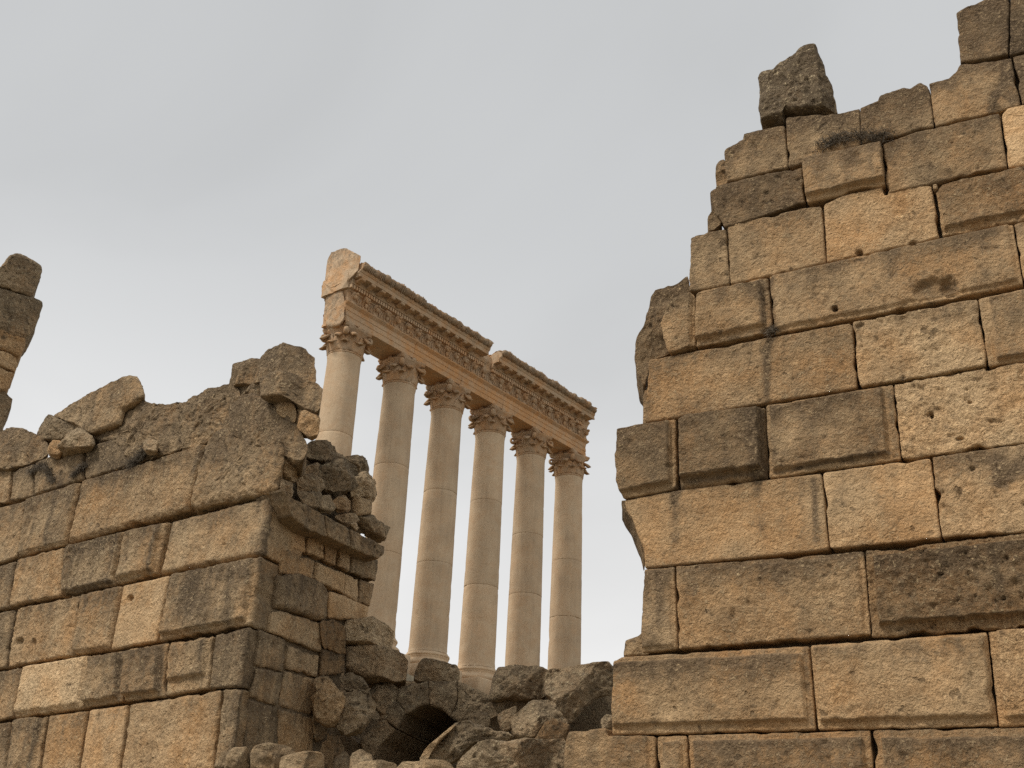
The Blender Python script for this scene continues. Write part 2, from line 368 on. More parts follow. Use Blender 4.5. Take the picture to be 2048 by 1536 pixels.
def RB(spec, **k):
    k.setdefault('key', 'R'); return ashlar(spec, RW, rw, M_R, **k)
BM = (.05, .05, .06, .09)
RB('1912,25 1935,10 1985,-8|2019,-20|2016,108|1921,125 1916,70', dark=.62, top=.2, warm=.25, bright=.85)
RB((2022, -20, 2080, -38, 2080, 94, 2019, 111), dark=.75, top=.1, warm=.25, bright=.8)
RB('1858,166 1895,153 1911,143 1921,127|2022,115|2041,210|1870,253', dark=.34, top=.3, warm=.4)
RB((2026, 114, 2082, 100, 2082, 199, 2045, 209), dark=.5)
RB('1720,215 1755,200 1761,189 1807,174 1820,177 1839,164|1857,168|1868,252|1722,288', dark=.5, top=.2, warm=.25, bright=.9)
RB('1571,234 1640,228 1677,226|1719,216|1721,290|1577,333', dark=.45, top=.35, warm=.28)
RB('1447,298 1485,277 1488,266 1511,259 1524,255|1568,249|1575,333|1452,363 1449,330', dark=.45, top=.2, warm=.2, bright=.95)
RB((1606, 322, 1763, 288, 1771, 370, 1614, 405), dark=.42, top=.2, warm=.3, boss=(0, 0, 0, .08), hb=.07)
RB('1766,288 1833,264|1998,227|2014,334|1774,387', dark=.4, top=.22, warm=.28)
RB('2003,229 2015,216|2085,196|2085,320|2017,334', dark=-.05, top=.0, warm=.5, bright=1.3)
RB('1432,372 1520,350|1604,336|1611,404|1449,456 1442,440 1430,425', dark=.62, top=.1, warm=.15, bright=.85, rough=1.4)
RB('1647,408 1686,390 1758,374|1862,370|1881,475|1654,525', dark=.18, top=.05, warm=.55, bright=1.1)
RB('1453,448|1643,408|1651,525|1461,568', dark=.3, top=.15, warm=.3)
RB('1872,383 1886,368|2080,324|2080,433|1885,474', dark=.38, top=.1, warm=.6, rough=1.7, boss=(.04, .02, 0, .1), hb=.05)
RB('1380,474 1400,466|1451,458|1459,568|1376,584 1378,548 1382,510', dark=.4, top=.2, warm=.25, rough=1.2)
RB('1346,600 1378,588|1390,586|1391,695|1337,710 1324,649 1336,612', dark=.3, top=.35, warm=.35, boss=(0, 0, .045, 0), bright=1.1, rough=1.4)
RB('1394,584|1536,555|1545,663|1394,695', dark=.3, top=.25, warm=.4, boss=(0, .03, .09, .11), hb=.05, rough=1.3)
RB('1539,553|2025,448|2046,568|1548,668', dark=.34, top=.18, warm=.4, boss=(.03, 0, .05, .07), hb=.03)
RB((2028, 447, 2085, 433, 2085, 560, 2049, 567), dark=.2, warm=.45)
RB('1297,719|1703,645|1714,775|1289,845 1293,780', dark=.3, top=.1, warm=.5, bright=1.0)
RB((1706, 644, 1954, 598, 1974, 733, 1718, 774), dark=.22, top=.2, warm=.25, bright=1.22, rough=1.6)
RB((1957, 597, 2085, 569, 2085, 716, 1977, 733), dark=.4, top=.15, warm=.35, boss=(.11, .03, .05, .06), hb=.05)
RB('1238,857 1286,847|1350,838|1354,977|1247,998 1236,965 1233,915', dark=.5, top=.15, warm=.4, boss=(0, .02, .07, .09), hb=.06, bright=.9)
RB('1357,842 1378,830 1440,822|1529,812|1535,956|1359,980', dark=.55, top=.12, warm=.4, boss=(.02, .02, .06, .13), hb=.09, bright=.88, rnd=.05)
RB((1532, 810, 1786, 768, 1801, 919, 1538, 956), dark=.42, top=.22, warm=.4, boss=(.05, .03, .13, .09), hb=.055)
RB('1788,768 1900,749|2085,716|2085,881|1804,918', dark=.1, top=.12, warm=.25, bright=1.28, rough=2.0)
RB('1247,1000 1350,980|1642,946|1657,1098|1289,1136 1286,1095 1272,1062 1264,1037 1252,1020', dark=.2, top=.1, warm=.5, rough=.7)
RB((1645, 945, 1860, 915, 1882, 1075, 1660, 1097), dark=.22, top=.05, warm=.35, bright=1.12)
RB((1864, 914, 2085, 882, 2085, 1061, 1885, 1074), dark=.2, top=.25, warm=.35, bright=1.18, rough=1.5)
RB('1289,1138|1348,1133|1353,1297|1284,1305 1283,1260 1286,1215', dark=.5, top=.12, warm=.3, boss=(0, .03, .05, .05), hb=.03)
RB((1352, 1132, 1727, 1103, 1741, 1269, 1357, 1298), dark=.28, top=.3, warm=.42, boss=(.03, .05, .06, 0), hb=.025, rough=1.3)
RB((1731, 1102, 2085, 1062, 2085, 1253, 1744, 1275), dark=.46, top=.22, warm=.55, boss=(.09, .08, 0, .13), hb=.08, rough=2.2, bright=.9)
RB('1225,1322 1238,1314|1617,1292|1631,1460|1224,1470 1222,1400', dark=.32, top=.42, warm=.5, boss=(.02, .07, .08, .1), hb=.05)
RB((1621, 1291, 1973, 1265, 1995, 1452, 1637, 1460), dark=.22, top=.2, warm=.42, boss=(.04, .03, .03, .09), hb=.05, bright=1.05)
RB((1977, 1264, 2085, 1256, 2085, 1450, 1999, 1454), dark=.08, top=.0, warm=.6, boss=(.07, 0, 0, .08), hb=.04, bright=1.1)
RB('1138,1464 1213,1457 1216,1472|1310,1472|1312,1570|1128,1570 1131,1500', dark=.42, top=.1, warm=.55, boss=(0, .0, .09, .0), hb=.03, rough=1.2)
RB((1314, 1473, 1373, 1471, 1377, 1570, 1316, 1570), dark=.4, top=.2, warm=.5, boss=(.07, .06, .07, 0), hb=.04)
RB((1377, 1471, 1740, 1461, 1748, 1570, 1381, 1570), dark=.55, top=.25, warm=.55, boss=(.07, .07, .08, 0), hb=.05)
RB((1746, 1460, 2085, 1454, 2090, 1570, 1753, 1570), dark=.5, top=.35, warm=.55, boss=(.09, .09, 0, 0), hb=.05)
# ragged fragments along the broken end, bonded into the wall
def RS(poly, off, **k):
    k.setdefault('p', 6); return stone(poly, RW.off(off), M_R if k.pop('gold', 1) else M_D, name='broken_stone', parent=rw, **k)
RS('1432,330 1440,321 1452,320 1458,366 1432,373', -.12, depth=.5, bulge=.06, dark=.55)
RS('1420,384 1436,374 1445,445 1424,461 1415,456 1415,433 1428,425 1424,400', -.1, depth=.5, bulge=.05, dark=.6)
RS('1304,584 1344,571 1367,558 1375,553 1384,585 1345,600 1330,650 1340,708 1313,716 1296,730 1290,775 1275,742 1269,700 1279,667 1293,652', -.18, depth=.9, bulge=.12, dark=.66, warm=.3)
RS('1287,782 1300,778 1300,846 1286,846', -.05, depth=.6, bulge=.03, dark=.4, gold=1)
RS('1250,1283 1266,1275 1279,1270 1290,1255 1300,1300 1298,1310 1247,1316', -.06, depth=.6, bulge=.05, dark=.4, gold=1)
RS('1241,1004 1262,998 1290,1060 1290,1120 1283,1092 1270,1062 1262,1038 1249,1022', -.10, depth=.6, bulge=.04, dark=.6)
RS('1866,372 1874,370 1877,378 1872,384 1866,381', -.03, depth=.1, bulge=.05, dark=.2, gold=1, facets=0)
# the courses run on past the picture's edge
for k_, (ya, yb) in enumerate(((-38, 94), (100, 199), (198, 321), (324, 433), (434, 560), (569, 716), (717, 881), (883, 1061), (1063, 1253), (1257, 1450), (1455, 1570))):
    xa, xb = 2089, 2360+60*(k_ % 3); f_ = lambda y, x: y+(y-1620)/5800*(x-2087)
    RB((xa, ya, xb, f_(ya, xb), xb, f_(yb, xb), xa, yb), dark=.4, top=.2, warm=.4, res=.04, rough=1.3)
# rubble core behind the facing and plain footing down to the ground
core = [(1300, 1560), (1300, 880), (1320, 690), (1400, 600), (1410, 500), (1470, 380), (1475, 310), (1590, 290), (1600, 250), (1730, 240), (1800, 200), (1880, 190), (1940, 130), (1945, 40), (2080, 0), (2350, -30), (2350, 1560)]
prism('rubble_core', [RW.uv(*q) for q in core], RW, 1.0, M_D, rw, front=-.22, amp=.03)
ft = [RW.uv(1132, 1572), RW.uv(2360, 1572)]
zb = 1.0
for r in range(2):
    z1 = ft[0][1]-.02-r*1.05
    for k in range(3):
        x0 = ft[0][0]+(ft[1][0]-ft[0][0])*k/3; x1 = ft[0][0]+(ft[1][0]-ft[0][0])*(k+1)/3-.02
        E4 = [(x0, z1), (x1, z1), (x1, z1-1.03), (x0, z1-1.03)]
        P4 = RW.w(np.array([(*q, 0) for q in E4]))
        pr = [(1024+F*((p-CAM)@CR)/((p-CAM)@FW), 768-F*((p-CAM)@CU)/((p-CAM)@FW)) for p in P4]
        RB([c for q in pr for c in q], dark=.4, res=.06)
# the broken block that still stands upright on top
stone('1520,169 1525,156 1540,151 1556,140 1579,132 1598,115 1615,101 1634,98 1642,118 1660,170 1678,226 1600,232 1569,236 1568,250 1524,254', RW.off(-.15), M_D, name='broken_block',
      bulge=.2, depth=.6, p=20, facets=0, dark=.85, topdark=.1, smoothing=0, cuts=((1634, 98, 1652, 228, 1.6),),
      label='dark notched block standing upright alone on the stepped wall top', cat='stone block')

# ------------------------------------------------------------------ the ruined wall on the left: front face, thick end face
HOLES['L'] = [(260, 1197, 6, 5, .1), (37, 1283, 9, 8, .08), (66, 1284, 4, 6, .06), (196, 1434, 3, 8, .03)]
STAINS_STRIPS['L'] = [([(545, 1000), (530, 1100), (505, 1300), (480, 1500)], .16, .35), ([(540, 1060), (540, 1115)], .22, .45), ([(410, 895), (384, 950)], .05, .4),
               ([(470, 1150), (455, 1260)], .10, .3), ([(520, 1290), (520, 1360)], .3, .4), ([(500, 1390), (490, 1480)], .25, .4), ([(385, 1190), (400, 1200)], .3, .4), ([(322, 1052), (300, 1145)], .06, .45), ([(247, 1302), (238, 1400)], .055, .55), ([(327, 1290), (320, 1388)], .055, .5), ([(410, 1275), (402, 1372)], .05, .4), ([(84, 1434), (62, 1536)], .06, .55), ([(30, 1445), (14, 1536)], .08, .5), ([(240, 1062), (220, 1165)], .05, .3), ([(130, 1190), (225, 1165)], .05, .35), ([(120, 965), (95, 1080)], .1, .35), ([(200, 925), (240, 935), (300, 900)], .16, .35)]  # includes narrow dark strips along the right edges of bosses
lw = empty('ruined_wall', tuple(LW.w(np.array([[-1.5, 3.0, -.8]]))[0]), 'brown block wall left of the columns with rough end facing the gap', 'wall')
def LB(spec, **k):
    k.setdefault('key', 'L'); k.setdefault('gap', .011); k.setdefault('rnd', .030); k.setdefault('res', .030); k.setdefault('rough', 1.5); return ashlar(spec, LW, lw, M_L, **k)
IN = hdir(137)     # into the thickness of the wall, away from the end face
SD = LS.a   # direction of the end face, running away from the corner
def QB(spec, T, **k): return LB(spec, T=T, extr=SD, **k)
# the courses run on past the picture's edge
for k_, (ya, yb) in enumerate(((930, 1018), (1021, 1135), (1138, 1226), (1228, 1346), (1348, 1446), (1449, 1575))):
    xa, xb = -34, -230-40*(k_ % 3); f_ = lambda y, x: y+(y-1714)/2130*(x+32)
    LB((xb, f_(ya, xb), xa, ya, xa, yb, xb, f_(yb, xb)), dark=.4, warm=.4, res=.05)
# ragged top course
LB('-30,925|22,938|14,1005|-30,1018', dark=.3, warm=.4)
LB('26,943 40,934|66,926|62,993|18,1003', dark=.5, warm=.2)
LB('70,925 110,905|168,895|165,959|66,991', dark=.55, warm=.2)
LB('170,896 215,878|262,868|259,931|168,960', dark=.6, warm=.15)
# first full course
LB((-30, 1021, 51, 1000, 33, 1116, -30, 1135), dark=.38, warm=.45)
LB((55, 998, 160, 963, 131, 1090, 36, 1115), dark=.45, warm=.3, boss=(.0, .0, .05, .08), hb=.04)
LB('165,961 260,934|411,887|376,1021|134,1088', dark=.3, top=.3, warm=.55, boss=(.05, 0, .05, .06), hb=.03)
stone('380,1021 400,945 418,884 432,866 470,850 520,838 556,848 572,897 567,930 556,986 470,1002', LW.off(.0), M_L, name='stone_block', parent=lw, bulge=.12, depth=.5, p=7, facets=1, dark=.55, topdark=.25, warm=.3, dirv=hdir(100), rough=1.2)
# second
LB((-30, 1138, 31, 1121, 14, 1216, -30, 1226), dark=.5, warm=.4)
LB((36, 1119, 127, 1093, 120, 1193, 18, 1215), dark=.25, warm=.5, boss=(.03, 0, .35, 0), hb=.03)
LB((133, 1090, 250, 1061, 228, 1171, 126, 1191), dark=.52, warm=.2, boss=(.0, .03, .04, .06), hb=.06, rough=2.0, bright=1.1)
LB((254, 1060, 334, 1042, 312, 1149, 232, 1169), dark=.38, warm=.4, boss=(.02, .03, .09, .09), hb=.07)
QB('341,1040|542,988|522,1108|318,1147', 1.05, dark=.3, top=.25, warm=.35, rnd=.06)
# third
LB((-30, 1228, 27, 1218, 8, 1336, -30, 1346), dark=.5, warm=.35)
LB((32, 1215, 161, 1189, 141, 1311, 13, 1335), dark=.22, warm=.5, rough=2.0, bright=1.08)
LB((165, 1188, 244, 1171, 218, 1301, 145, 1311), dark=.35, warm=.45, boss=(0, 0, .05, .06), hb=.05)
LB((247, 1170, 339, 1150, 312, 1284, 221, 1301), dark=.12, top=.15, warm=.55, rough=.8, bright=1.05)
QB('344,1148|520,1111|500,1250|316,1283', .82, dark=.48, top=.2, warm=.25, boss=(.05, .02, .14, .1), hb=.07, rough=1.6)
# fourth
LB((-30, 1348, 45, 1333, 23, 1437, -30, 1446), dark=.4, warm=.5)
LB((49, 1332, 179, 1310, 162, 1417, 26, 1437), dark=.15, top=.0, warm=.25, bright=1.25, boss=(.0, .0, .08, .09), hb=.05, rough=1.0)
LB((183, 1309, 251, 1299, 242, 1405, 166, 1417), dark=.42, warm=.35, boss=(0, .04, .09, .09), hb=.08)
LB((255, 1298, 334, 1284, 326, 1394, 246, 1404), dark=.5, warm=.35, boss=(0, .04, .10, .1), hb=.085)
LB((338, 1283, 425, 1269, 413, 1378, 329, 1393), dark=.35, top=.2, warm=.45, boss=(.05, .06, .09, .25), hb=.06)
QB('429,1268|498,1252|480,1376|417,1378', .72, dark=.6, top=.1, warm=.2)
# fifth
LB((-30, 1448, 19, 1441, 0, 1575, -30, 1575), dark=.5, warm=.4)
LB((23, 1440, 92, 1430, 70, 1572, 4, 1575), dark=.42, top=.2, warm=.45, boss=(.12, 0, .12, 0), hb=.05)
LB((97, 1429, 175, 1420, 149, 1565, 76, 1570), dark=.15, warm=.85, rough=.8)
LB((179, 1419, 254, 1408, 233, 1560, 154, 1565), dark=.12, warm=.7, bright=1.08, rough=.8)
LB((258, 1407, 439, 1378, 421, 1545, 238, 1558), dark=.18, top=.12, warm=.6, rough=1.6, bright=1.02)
QB('447,1377|480,1378|462,1535|427,1540', .80, dark=.5, top=.05, warm=.2)
# end face
def SB(spec, **k):
    k.setdefault('key', 'S'); k.setdefault('res', .035); k.setdefault('gap', .006); k.setdefault('bright', 1.12); k.setdefault('T', .7); k.setdefault('extr', IN); k.setdefault('rough', 1.5); return ashlar(spec, LS, lw, M_L, **k)
for q, kk in (((584, 1034, 612, 1062, 612, 1106, 582, 1096), {}), ((616, 1064, 649, 1078, 648, 1120, 615, 1108), {}), ((651, 1078, 677, 1089, 674, 1131, 650, 1121), {}),
              ((679, 1090, 703, 1100, 699, 1143, 676, 1132), {}), ((705, 1101, 757, 1121, 752, 1164, 701, 1144), dict(dark=.5, warm=.2)),
              ((564, 1094, 630, 1121, 628, 1160, 560, 1146), dict(dark=.4)), ((633, 1124, 690, 1147, 688, 1188, 630, 1161), {}), ((692, 1147, 719, 1157, 717, 1205, 690, 1189), {}),
              ((721, 1158, 752, 1168, 743, 1213, 719, 1206), dict(dark=.45)), ((659, 1188, 690, 1192, 738, 1214, 734, 1241), None),
              ((548, 1150, 640, 1166, 655, 1190, 550, 1150), None)):
    if kk is None: continue
    d = dict(dark=.14, top=.1, warm=.55, bright=1.12); d.update(kk); SB(q, **d)
SB('553,1150 600,1145|640,1164 655,1190|648,1243|549,1215', dark=.62, top=.1, warm=.2, boss=(0, 0, 0, .0), rnd=.07)
SB('659,1182 690,1191|738,1214|735,1242|656,1237', dark=.18, top=.0, warm=.6, bright=1.1, rough=.9)
SB('543,1222 560,1221|646,1248|643,1304|538,1264', dark=.25, top=.1, warm=.3, bright=1.12)
SB((576, 1291, 640, 1311, 635, 1355, 572, 1338), dark=.38, top=.1, warm=.3)
SB((520, 1258, 573, 1278, 569, 1345, 512, 1330), dark=.55, top=.1, warm=.2)
SB((572, 1342, 632, 1357, 626, 1430, 556, 1412), dark=.42, top=.1, warm=.35)
SB((512, 1335, 569, 1346, 553, 1412, 500, 1395), dark=.55, warm=.2)
SB((557, 1416, 626, 1434, 628, 1545, 552, 1545), dark=.25, warm=.5)
SB((500, 1398, 554, 1415, 549, 1545, 486, 1545), dark=.6, warm=.2)
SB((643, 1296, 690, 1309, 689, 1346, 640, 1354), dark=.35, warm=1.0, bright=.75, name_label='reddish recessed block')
def SS(poly, off, **k): k.setdefault('p', 5); return stone(poly, LS.off(off), M_L, name='fill_stone', parent=lw, **k)
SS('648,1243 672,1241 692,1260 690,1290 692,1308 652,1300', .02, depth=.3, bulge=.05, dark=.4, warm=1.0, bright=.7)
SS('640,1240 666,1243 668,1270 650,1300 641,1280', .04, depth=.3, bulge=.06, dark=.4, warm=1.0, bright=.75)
SS('626,1354 660,1350 664,1400 642,1442 624,1426', .03, depth=.4, bulge=.08, dark=.45, warm=.6)
SS('622,1428 652,1440 652,1476 628,1484', .03, depth=.4, bulge=.06, dark=.5)
SS('648,1466 675,1470 688,1500 690,1550 628,1550 630,1470', -.05, depth=.5, bulge=.1, dark=.35, warm=.6)
# cornice slabs along the end face
for i, q in enumerate(('566,978 583,996 648,1031 651,1073 616,1060 580,1031', '650,1032 696,1057 700,1094 676,1085 653,1073', '698,1058 769,1094 768,1106 756,1119 703,1096')):
    stone(q, LS.off(.32), M_L, name='cornice_slab', parent=lw, dirv=IN, bulge=.03, depth=.75, p=12, facets=0, dark=.5, warm=.2, bright=.9, smoothing=0, rough=.8)
prism('rubble_core', [LW.uv(*q) for q in ((-230, 1600), (-230, 1010), (-60, 960), (70, 945), (170, 905), (262, 885), (330, 850), (470, 830), (520, 870), (525, 985), (450, 1590))], LW, 2.6, M_D, lw, dirv=SD, front=-.25, amp=.04)
prism('end_core', [LS.uv(*q) for q in ((520, 1560), (560, 1020), (600, 1045), (740, 1110), (735, 1215), (690, 1225), (625, 1240), (620, 1560))], LS, 2.0, M_D, lw, dirv=-LW.a, front=-.55, amp=.03)
prism('footing', [LW.uv(*q) for q in ((-250, 1572), (470, 1540), (450, 1790), (-250, 1860))], LW, 2.6, M_L, lw, dirv=SD, front=-.05, amp=.05)

# ---- things lying on the left wall
G1 = 'loose stones on top of the left wall'; G2 = 'rubble heaped on the broken wall end'
def top(poly, off, label, base=LW, mat=M_D, group=G1, name='loose_stone', **k):
    return stone(poly, base.off(off), mat, name=name, label=label, group=group, **k)
top('0,866 23,856 49,859 75,869 99,889 98,912 40,933 26,940 0,944 -25,945 -25,870', .0, 'dark flat-topped boulder at the left edge under the leaning pier', dark=.65, p=6, depth=.5, mat=M_L, bulge=.2)
top('88,840 98,830 108,831 152,850 175,869 120,886 92,882 76,870', -.15, 'dark stone wedged under the low left end of the tilted slab', dark=.6)
top('107,832 163,799 212,773 257,753 277,753 288,782 291,797 252,822 243,850 190,869 172,868 152,850', .0, 'long tilted slab with pale grainy face on the left wall top', mat=M_L, dark=.45, p=14, smoothing=0, depth=.55, bulge=.12, facets=1, name='tilted_slab')
top('122,884 135,862 150,856 168,860 186,870 190,893 168,899 125,907', .12, 'rounded grey stone below the foot of the tilted slab', dark=.4)
top('97,893 112,880 126,884 130,902 118,914 98,908', .1, 'small ochre stone in the hollow beside the tilted slab', dark=.1, warm=.8, mat=M_L)
top('178,872 240,848 246,826 285,800 303,806 325,811 366,802 372,850 366,898 300,918 262,934 246,890', -.06, 'broad lumpy grey mass right of the tilted slab', mat=M_L, dark=.62, p=9, depth=.8, bulge=.12, rough=1.7)
top('288,880 300,876 318,884 316,905 296,906 286,896', .12, 'small pale stone set in the lumpy grey mass', dark=.3)
top('358,808 378,803 390,790 430,775 457,768 476,776 484,812 476,860 427,880 390,898 362,896', -.04, 'large worn block stepping up left of the corner boulder', mat=M_L, dark=.6, p=9, depth=.8, bulge=.12, rough=1.5)
top('457,768 463,750 475,732 499,718 523,718 518,750 512,770 472,777', -.1, 'dark squared block just left of the topmost boulder', mat=M_L, dark=.64, p=12, smoothing=0, rough=.8, depth=.7)
top('523,719 545,702 580,690 610,698 628,715 632,745 630,774 600,778 572,752 540,766 511,771 516,750', -.05, 'topmost dark boulder crowning the left wall corner', mat=M_L, dark=.68, p=14, depth=.8, bulge=.25, facets=2, smoothing=0, rough=.75, cuts=((588, 690, 600, 770, 1.0),))
top('538,766 572,750 600,754 631,767 646,777 641,816 632,824 587,804 538,807', .1, 'grey cube-shaped block just below the topmost boulder', mat=M_L, dark=.6, p=16, depth=.7, bulge=.3, facets=0, smoothing=0, rough=.7, cuts=((588, 760, 586, 806, 1.3),))
top('470,776 512,769 540,766 540,808 512,792 488,790 474,800', -.1, 'flat stone wedged left of the cube-shaped block', dark=.55, depth=.6)
top('544,808 552,803 580,801 590,808 593,832 590,845 566,836', .05, 'pale angular stone under the cube-shaped block', dark=.2, warm=.4, mat=M_L)
top('591,817 624,826 641,832 638,868 622,874 606,867 592,847', .0, 'ochre split stone jutting toward the first column', dark=.18, warm=.5, mat=M_L, p=5)
top('462,812 490,792 511,786 544,804 592,842 611,880 615,902 606,921 588,918 560,908 500,890 462,868', .0, 'smooth dark boulder draped over the corner of the left wall', mat=M_L, dark=.72, p=6, depth=.8, bulge=.2, rough=.9, dirv=hdir(100))
top('176,884 250,846 262,870 258,912 170,906', -.7, 'shaded packing stone seen under the tilted slab', dark=.5)
def rub(poly, off, label, **k): k.setdefault('base', LS); k.setdefault('group', G2); k.setdefault('rough', 1.5); return top(poly, off, label, **k)
rub('604,922 645,900 720,935 742,1010 740,1062 690,1052 600,1010', -.75, 'dark packing rubble behind the heap on the broken wall end', dark=.6, depth=.3)
rub('612,884 637,880 655,882 671,894 670,909 655,925 634,925 613,910', -.25, 'dark pitted rubble stone beside the first column shaft', dark=.6)
rub('561,918 580,911 595,920 597,949 592,963 566,952', .1, 'pale upright stone tucked under the corner boulder', dark=.12, warm=.35, bright=1.2)
rub('594,924 610,918 614,934 598,939', .1, 'tiny grey pebble between pale and dark rubble stones', dark=.35)
rub('604,934 630,926 650,930 634,954 606,950', -.1, 'flat brown stone behind the tiny grey pebble', dark=.45, warm=.4)
rub('626,951 646,929 688,917 711,929 718,950 702,981 670,985 650,977', .0, 'largest dark boulder in the middle of the rubble heap', dark=.65, bulge=.3)
rub('688,916 705,909 726,914 739,930 736,950 717,952 706,928', -.3, 'knobbly dark stone at the top right of the rubble heap', dark=.58)
rub('702,952 723,945 744,956 754,974 750,993 735,1002 716,993 702,991', .05, 'broken pale capstone balanced on the little post', dark=.25, bright=1.15, name='capstone')
rub('703,992 734,1001 731,1032 705,1032', .0, 'short square stone post under the pale capstone', dark=.2, warm=.45, p=9, facets=0, smoothing=0, name='stone_post', mat=M_L, rough=.6)
rub('591,952 619,947 640,960 645,978 620,992 596,988', .08, 'lumpy brown stone below the largest dark boulder', dark=.42, warm=.35)
rub('559,954 583,970 588,986 580,996 558,981', .15, 'grey wedge stone lying against the wall corner', dark=.3, bright=1.1)
rub('593,984 634,982 642,999 631,1018 604,1008', .12, 'dark squat stone resting on the cornice slab', dark=.52)
rub('636,996 658,986 666,1005 664,1026 637,1020', .12, 'grey squarish stone mid way along the cornice', dark=.4)
rub('664,999 688,989 702,1004 700,1020 679,1023 665,1014', .1, 'orange crumbly stone beside the little post', dark=.22, warm=.9)
rub('666,1032 702,1024 718,1046 690,1050', .05, 'flat brown slab at the foot of the little post', dark=.35, warm=.5)
rub('712,1034 732,1030 768,1056 760,1083 729,1066', .0, 'squared grey block at the outer end of the cornice', dark=.4, p=7, facets=0, smoothing=0)
rub('699,1047 709,1044 718,1056 710,1062', .25, 'pale pebble on the cornice near its outer end', dark=.05, bright=1.2)

# ---- leaning-looking pier far left
pier = empty('ruined_pier', tuple(at_dist(-10, 860, 27.0)), 'tall pier of five stacked blocks cut by the left picture edge', 'pier')
PP = DP(10, 700, 27.0, 20)
for i, (q, kk) in enumerate((('-30,548 6,530 16,515 32,507 52,512 80,531 85,543 76,568 63,595 40,588 6,574 -30,568', dict(dark=.5)),
             ('-30,570 0,577 62,596 80,599 86,608 68,663 49,678 20,670 -30,650', dict(dark=.58)),
             ('-30,655 0,655 20,671 50,678 49,693 37,715 0,701 -30,695', dict(dark=.2, warm=.8, mat=M_L)),
             ('-30,697 0,702 35,716 31,745 0,735 -30,728', dict(dark=.08, warm=.4, bright=1.1, mat=M_L)),
             ('-30,731 0,737 28,747 13,782 0,783 -30,785', dict(dark=.1, warm=.5, mat=M_L)),
             ('-30,786 0,784 13,784 27,802 13,832 0,855 -30,1000 -30,800', dict(dark=.45, warm=.3)))):
    m_ = kk.pop('mat', M_D); stone(q, PP, m_, name='stone_block', parent=pier, depth=1.2, bulge=.12, p=6, facets=1, **kk)
stone('-60,840 0,850 30,900 30,1200 -60,1250', PP.off(-.1), M_D, name='stone_block', parent=pier, depth=1.2, bulge=.1, p=8, facets=0)

# ------------------------------------------------------------------ fallen stones, the low arch and near stones in the gap
G3 = 'fallen stones heaped in the gap'; G4 = 'near stones along the bottom edge'
def heap(poly, D, label, mat=M_D, name='boulder', turn=0, group=G3, **k):
    Q = parse(poly)[0]; cx = sum(q[0] for q in Q)/len(Q); cy = sum(q[1] for q in Q)/len(Q)
    k.setdefault('p', 4.5); return stone(poly, DP(cx, cy, D, turn), mat, name=name, label=label, group=group, **k)
heap('679,1272 688,1247 715,1242 745,1239 775,1250 788,1262 785,1300 740,1293 682,1289', 20.6, 'squared grey block with a small square socket stacked above a larger one', dark=.18, warm=.3, p=16, facets=0, bulge=.3, depth=.6, name='squared_block', smoothing=0, bright=1.2, cuts=((746, 1238, 741, 1296, 1.1),))
heap('688,1297 740,1294 790,1300 808,1309 816,1325 813,1360 780,1364 735,1362 690,1342', 20.7, 'larger squared block with dark stain under the socketed block', dark=.3, warm=.5, p=16, facets=0, bulge=.3, depth=.7, name='squared_block', smoothing=0, cuts=((772, 1298, 768, 1362, 1.1),))
heap('678,1352 700,1343 728,1356 737,1375 720,1384 690,1380', 19.9, 'craggy dark stone under the larger squared block', dark=.6, rough=1.8)
heap('630,1358 660,1358 680,1379 693,1396 682,1440 665,1452 640,1441 626,1425', 19.3, 'crinkled ochre stone beside the end of the left wall', mat=M_L, dark=.22, warm=.5, rough=2.2)
heap('690,1396 715,1380 738,1380 752,1410 740,1440 716,1466 690,1471 672,1456 682,1430', 19.4, 'grey craggy boulder above a dark hollow left of the arch', dark=.5, rough=1.9)
heap('740,1374 780,1364 798,1380 792,1412 762,1434 746,1412', 20.8, 'knobbly dark stone touching the left shoulder of the arch', dark=.55, rough=1.8)
heap('700,1508 722,1497 746,1511 746,1560 698,1560', 18.5, 'small grey stone under the left springing of the arch', dark=.35)
heap('668,1515 690,1500 706,1520 704,1560 664,1560', 19.5, 'half hidden brown stone left of the small arch stone', dark=.5, warm=.5)
# arch
AP = DP(835, 1440, 20.8); AX = hdir(72)
arch = empty('ruined_arch', tuple(at_dist(835, 1545, 21.2)), 'low dark stone arch of rough blocks under the columns', 'arch')
def vous(poly, **k): k.setdefault('dark', .62); k.setdefault('bulge', .06); return stone(poly, AP, M_D, name='arch_block', parent=arch, depth=3.0, p=9, facets=0, smoothing=0, dirv=AX, rough=1.1, back=.1, **k)
vous('719,1482 754,1443 771,1440 792,1460 762,1489 747,1518 735,1530', dark=.35, warm=.4)
vous('757,1441 762,1425 790,1400 815,1425 806,1437 793,1458 772,1440')
vous('790,1400 803,1372 858,1364 858,1411 840,1414 822,1424 814,1428')
vous('859,1364 915,1362 916,1400 900,1434 880,1418 860,1411', dark=.5)
vous('915,1363 950,1376 985,1392 1000,1402 985,1422 940,1442 922,1452 911,1443 900,1434 916,1400', dark=.5)
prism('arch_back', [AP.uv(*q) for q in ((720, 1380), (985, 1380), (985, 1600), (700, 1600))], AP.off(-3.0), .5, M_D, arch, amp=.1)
prism('arch_jamb_or_added_side', [AP.uv(*q) for q in ((690, 1465), (735, 1500), (747, 1520), (735, 1600), (640, 1600), (640, 1470))], AP, 3.0, M_L, arch, dirv=AX, front=-.05, amp=.05)
prism('added_arch_floor', [AP.uv(*q) for q in ((640, 1560), (1000, 1560), (1000, 1640), (640, 1640))], AP.off(.6), 4.0, M_D, arch, dirv=AX, amp=.03)  # added below the view to keep light from entering the arch underneath
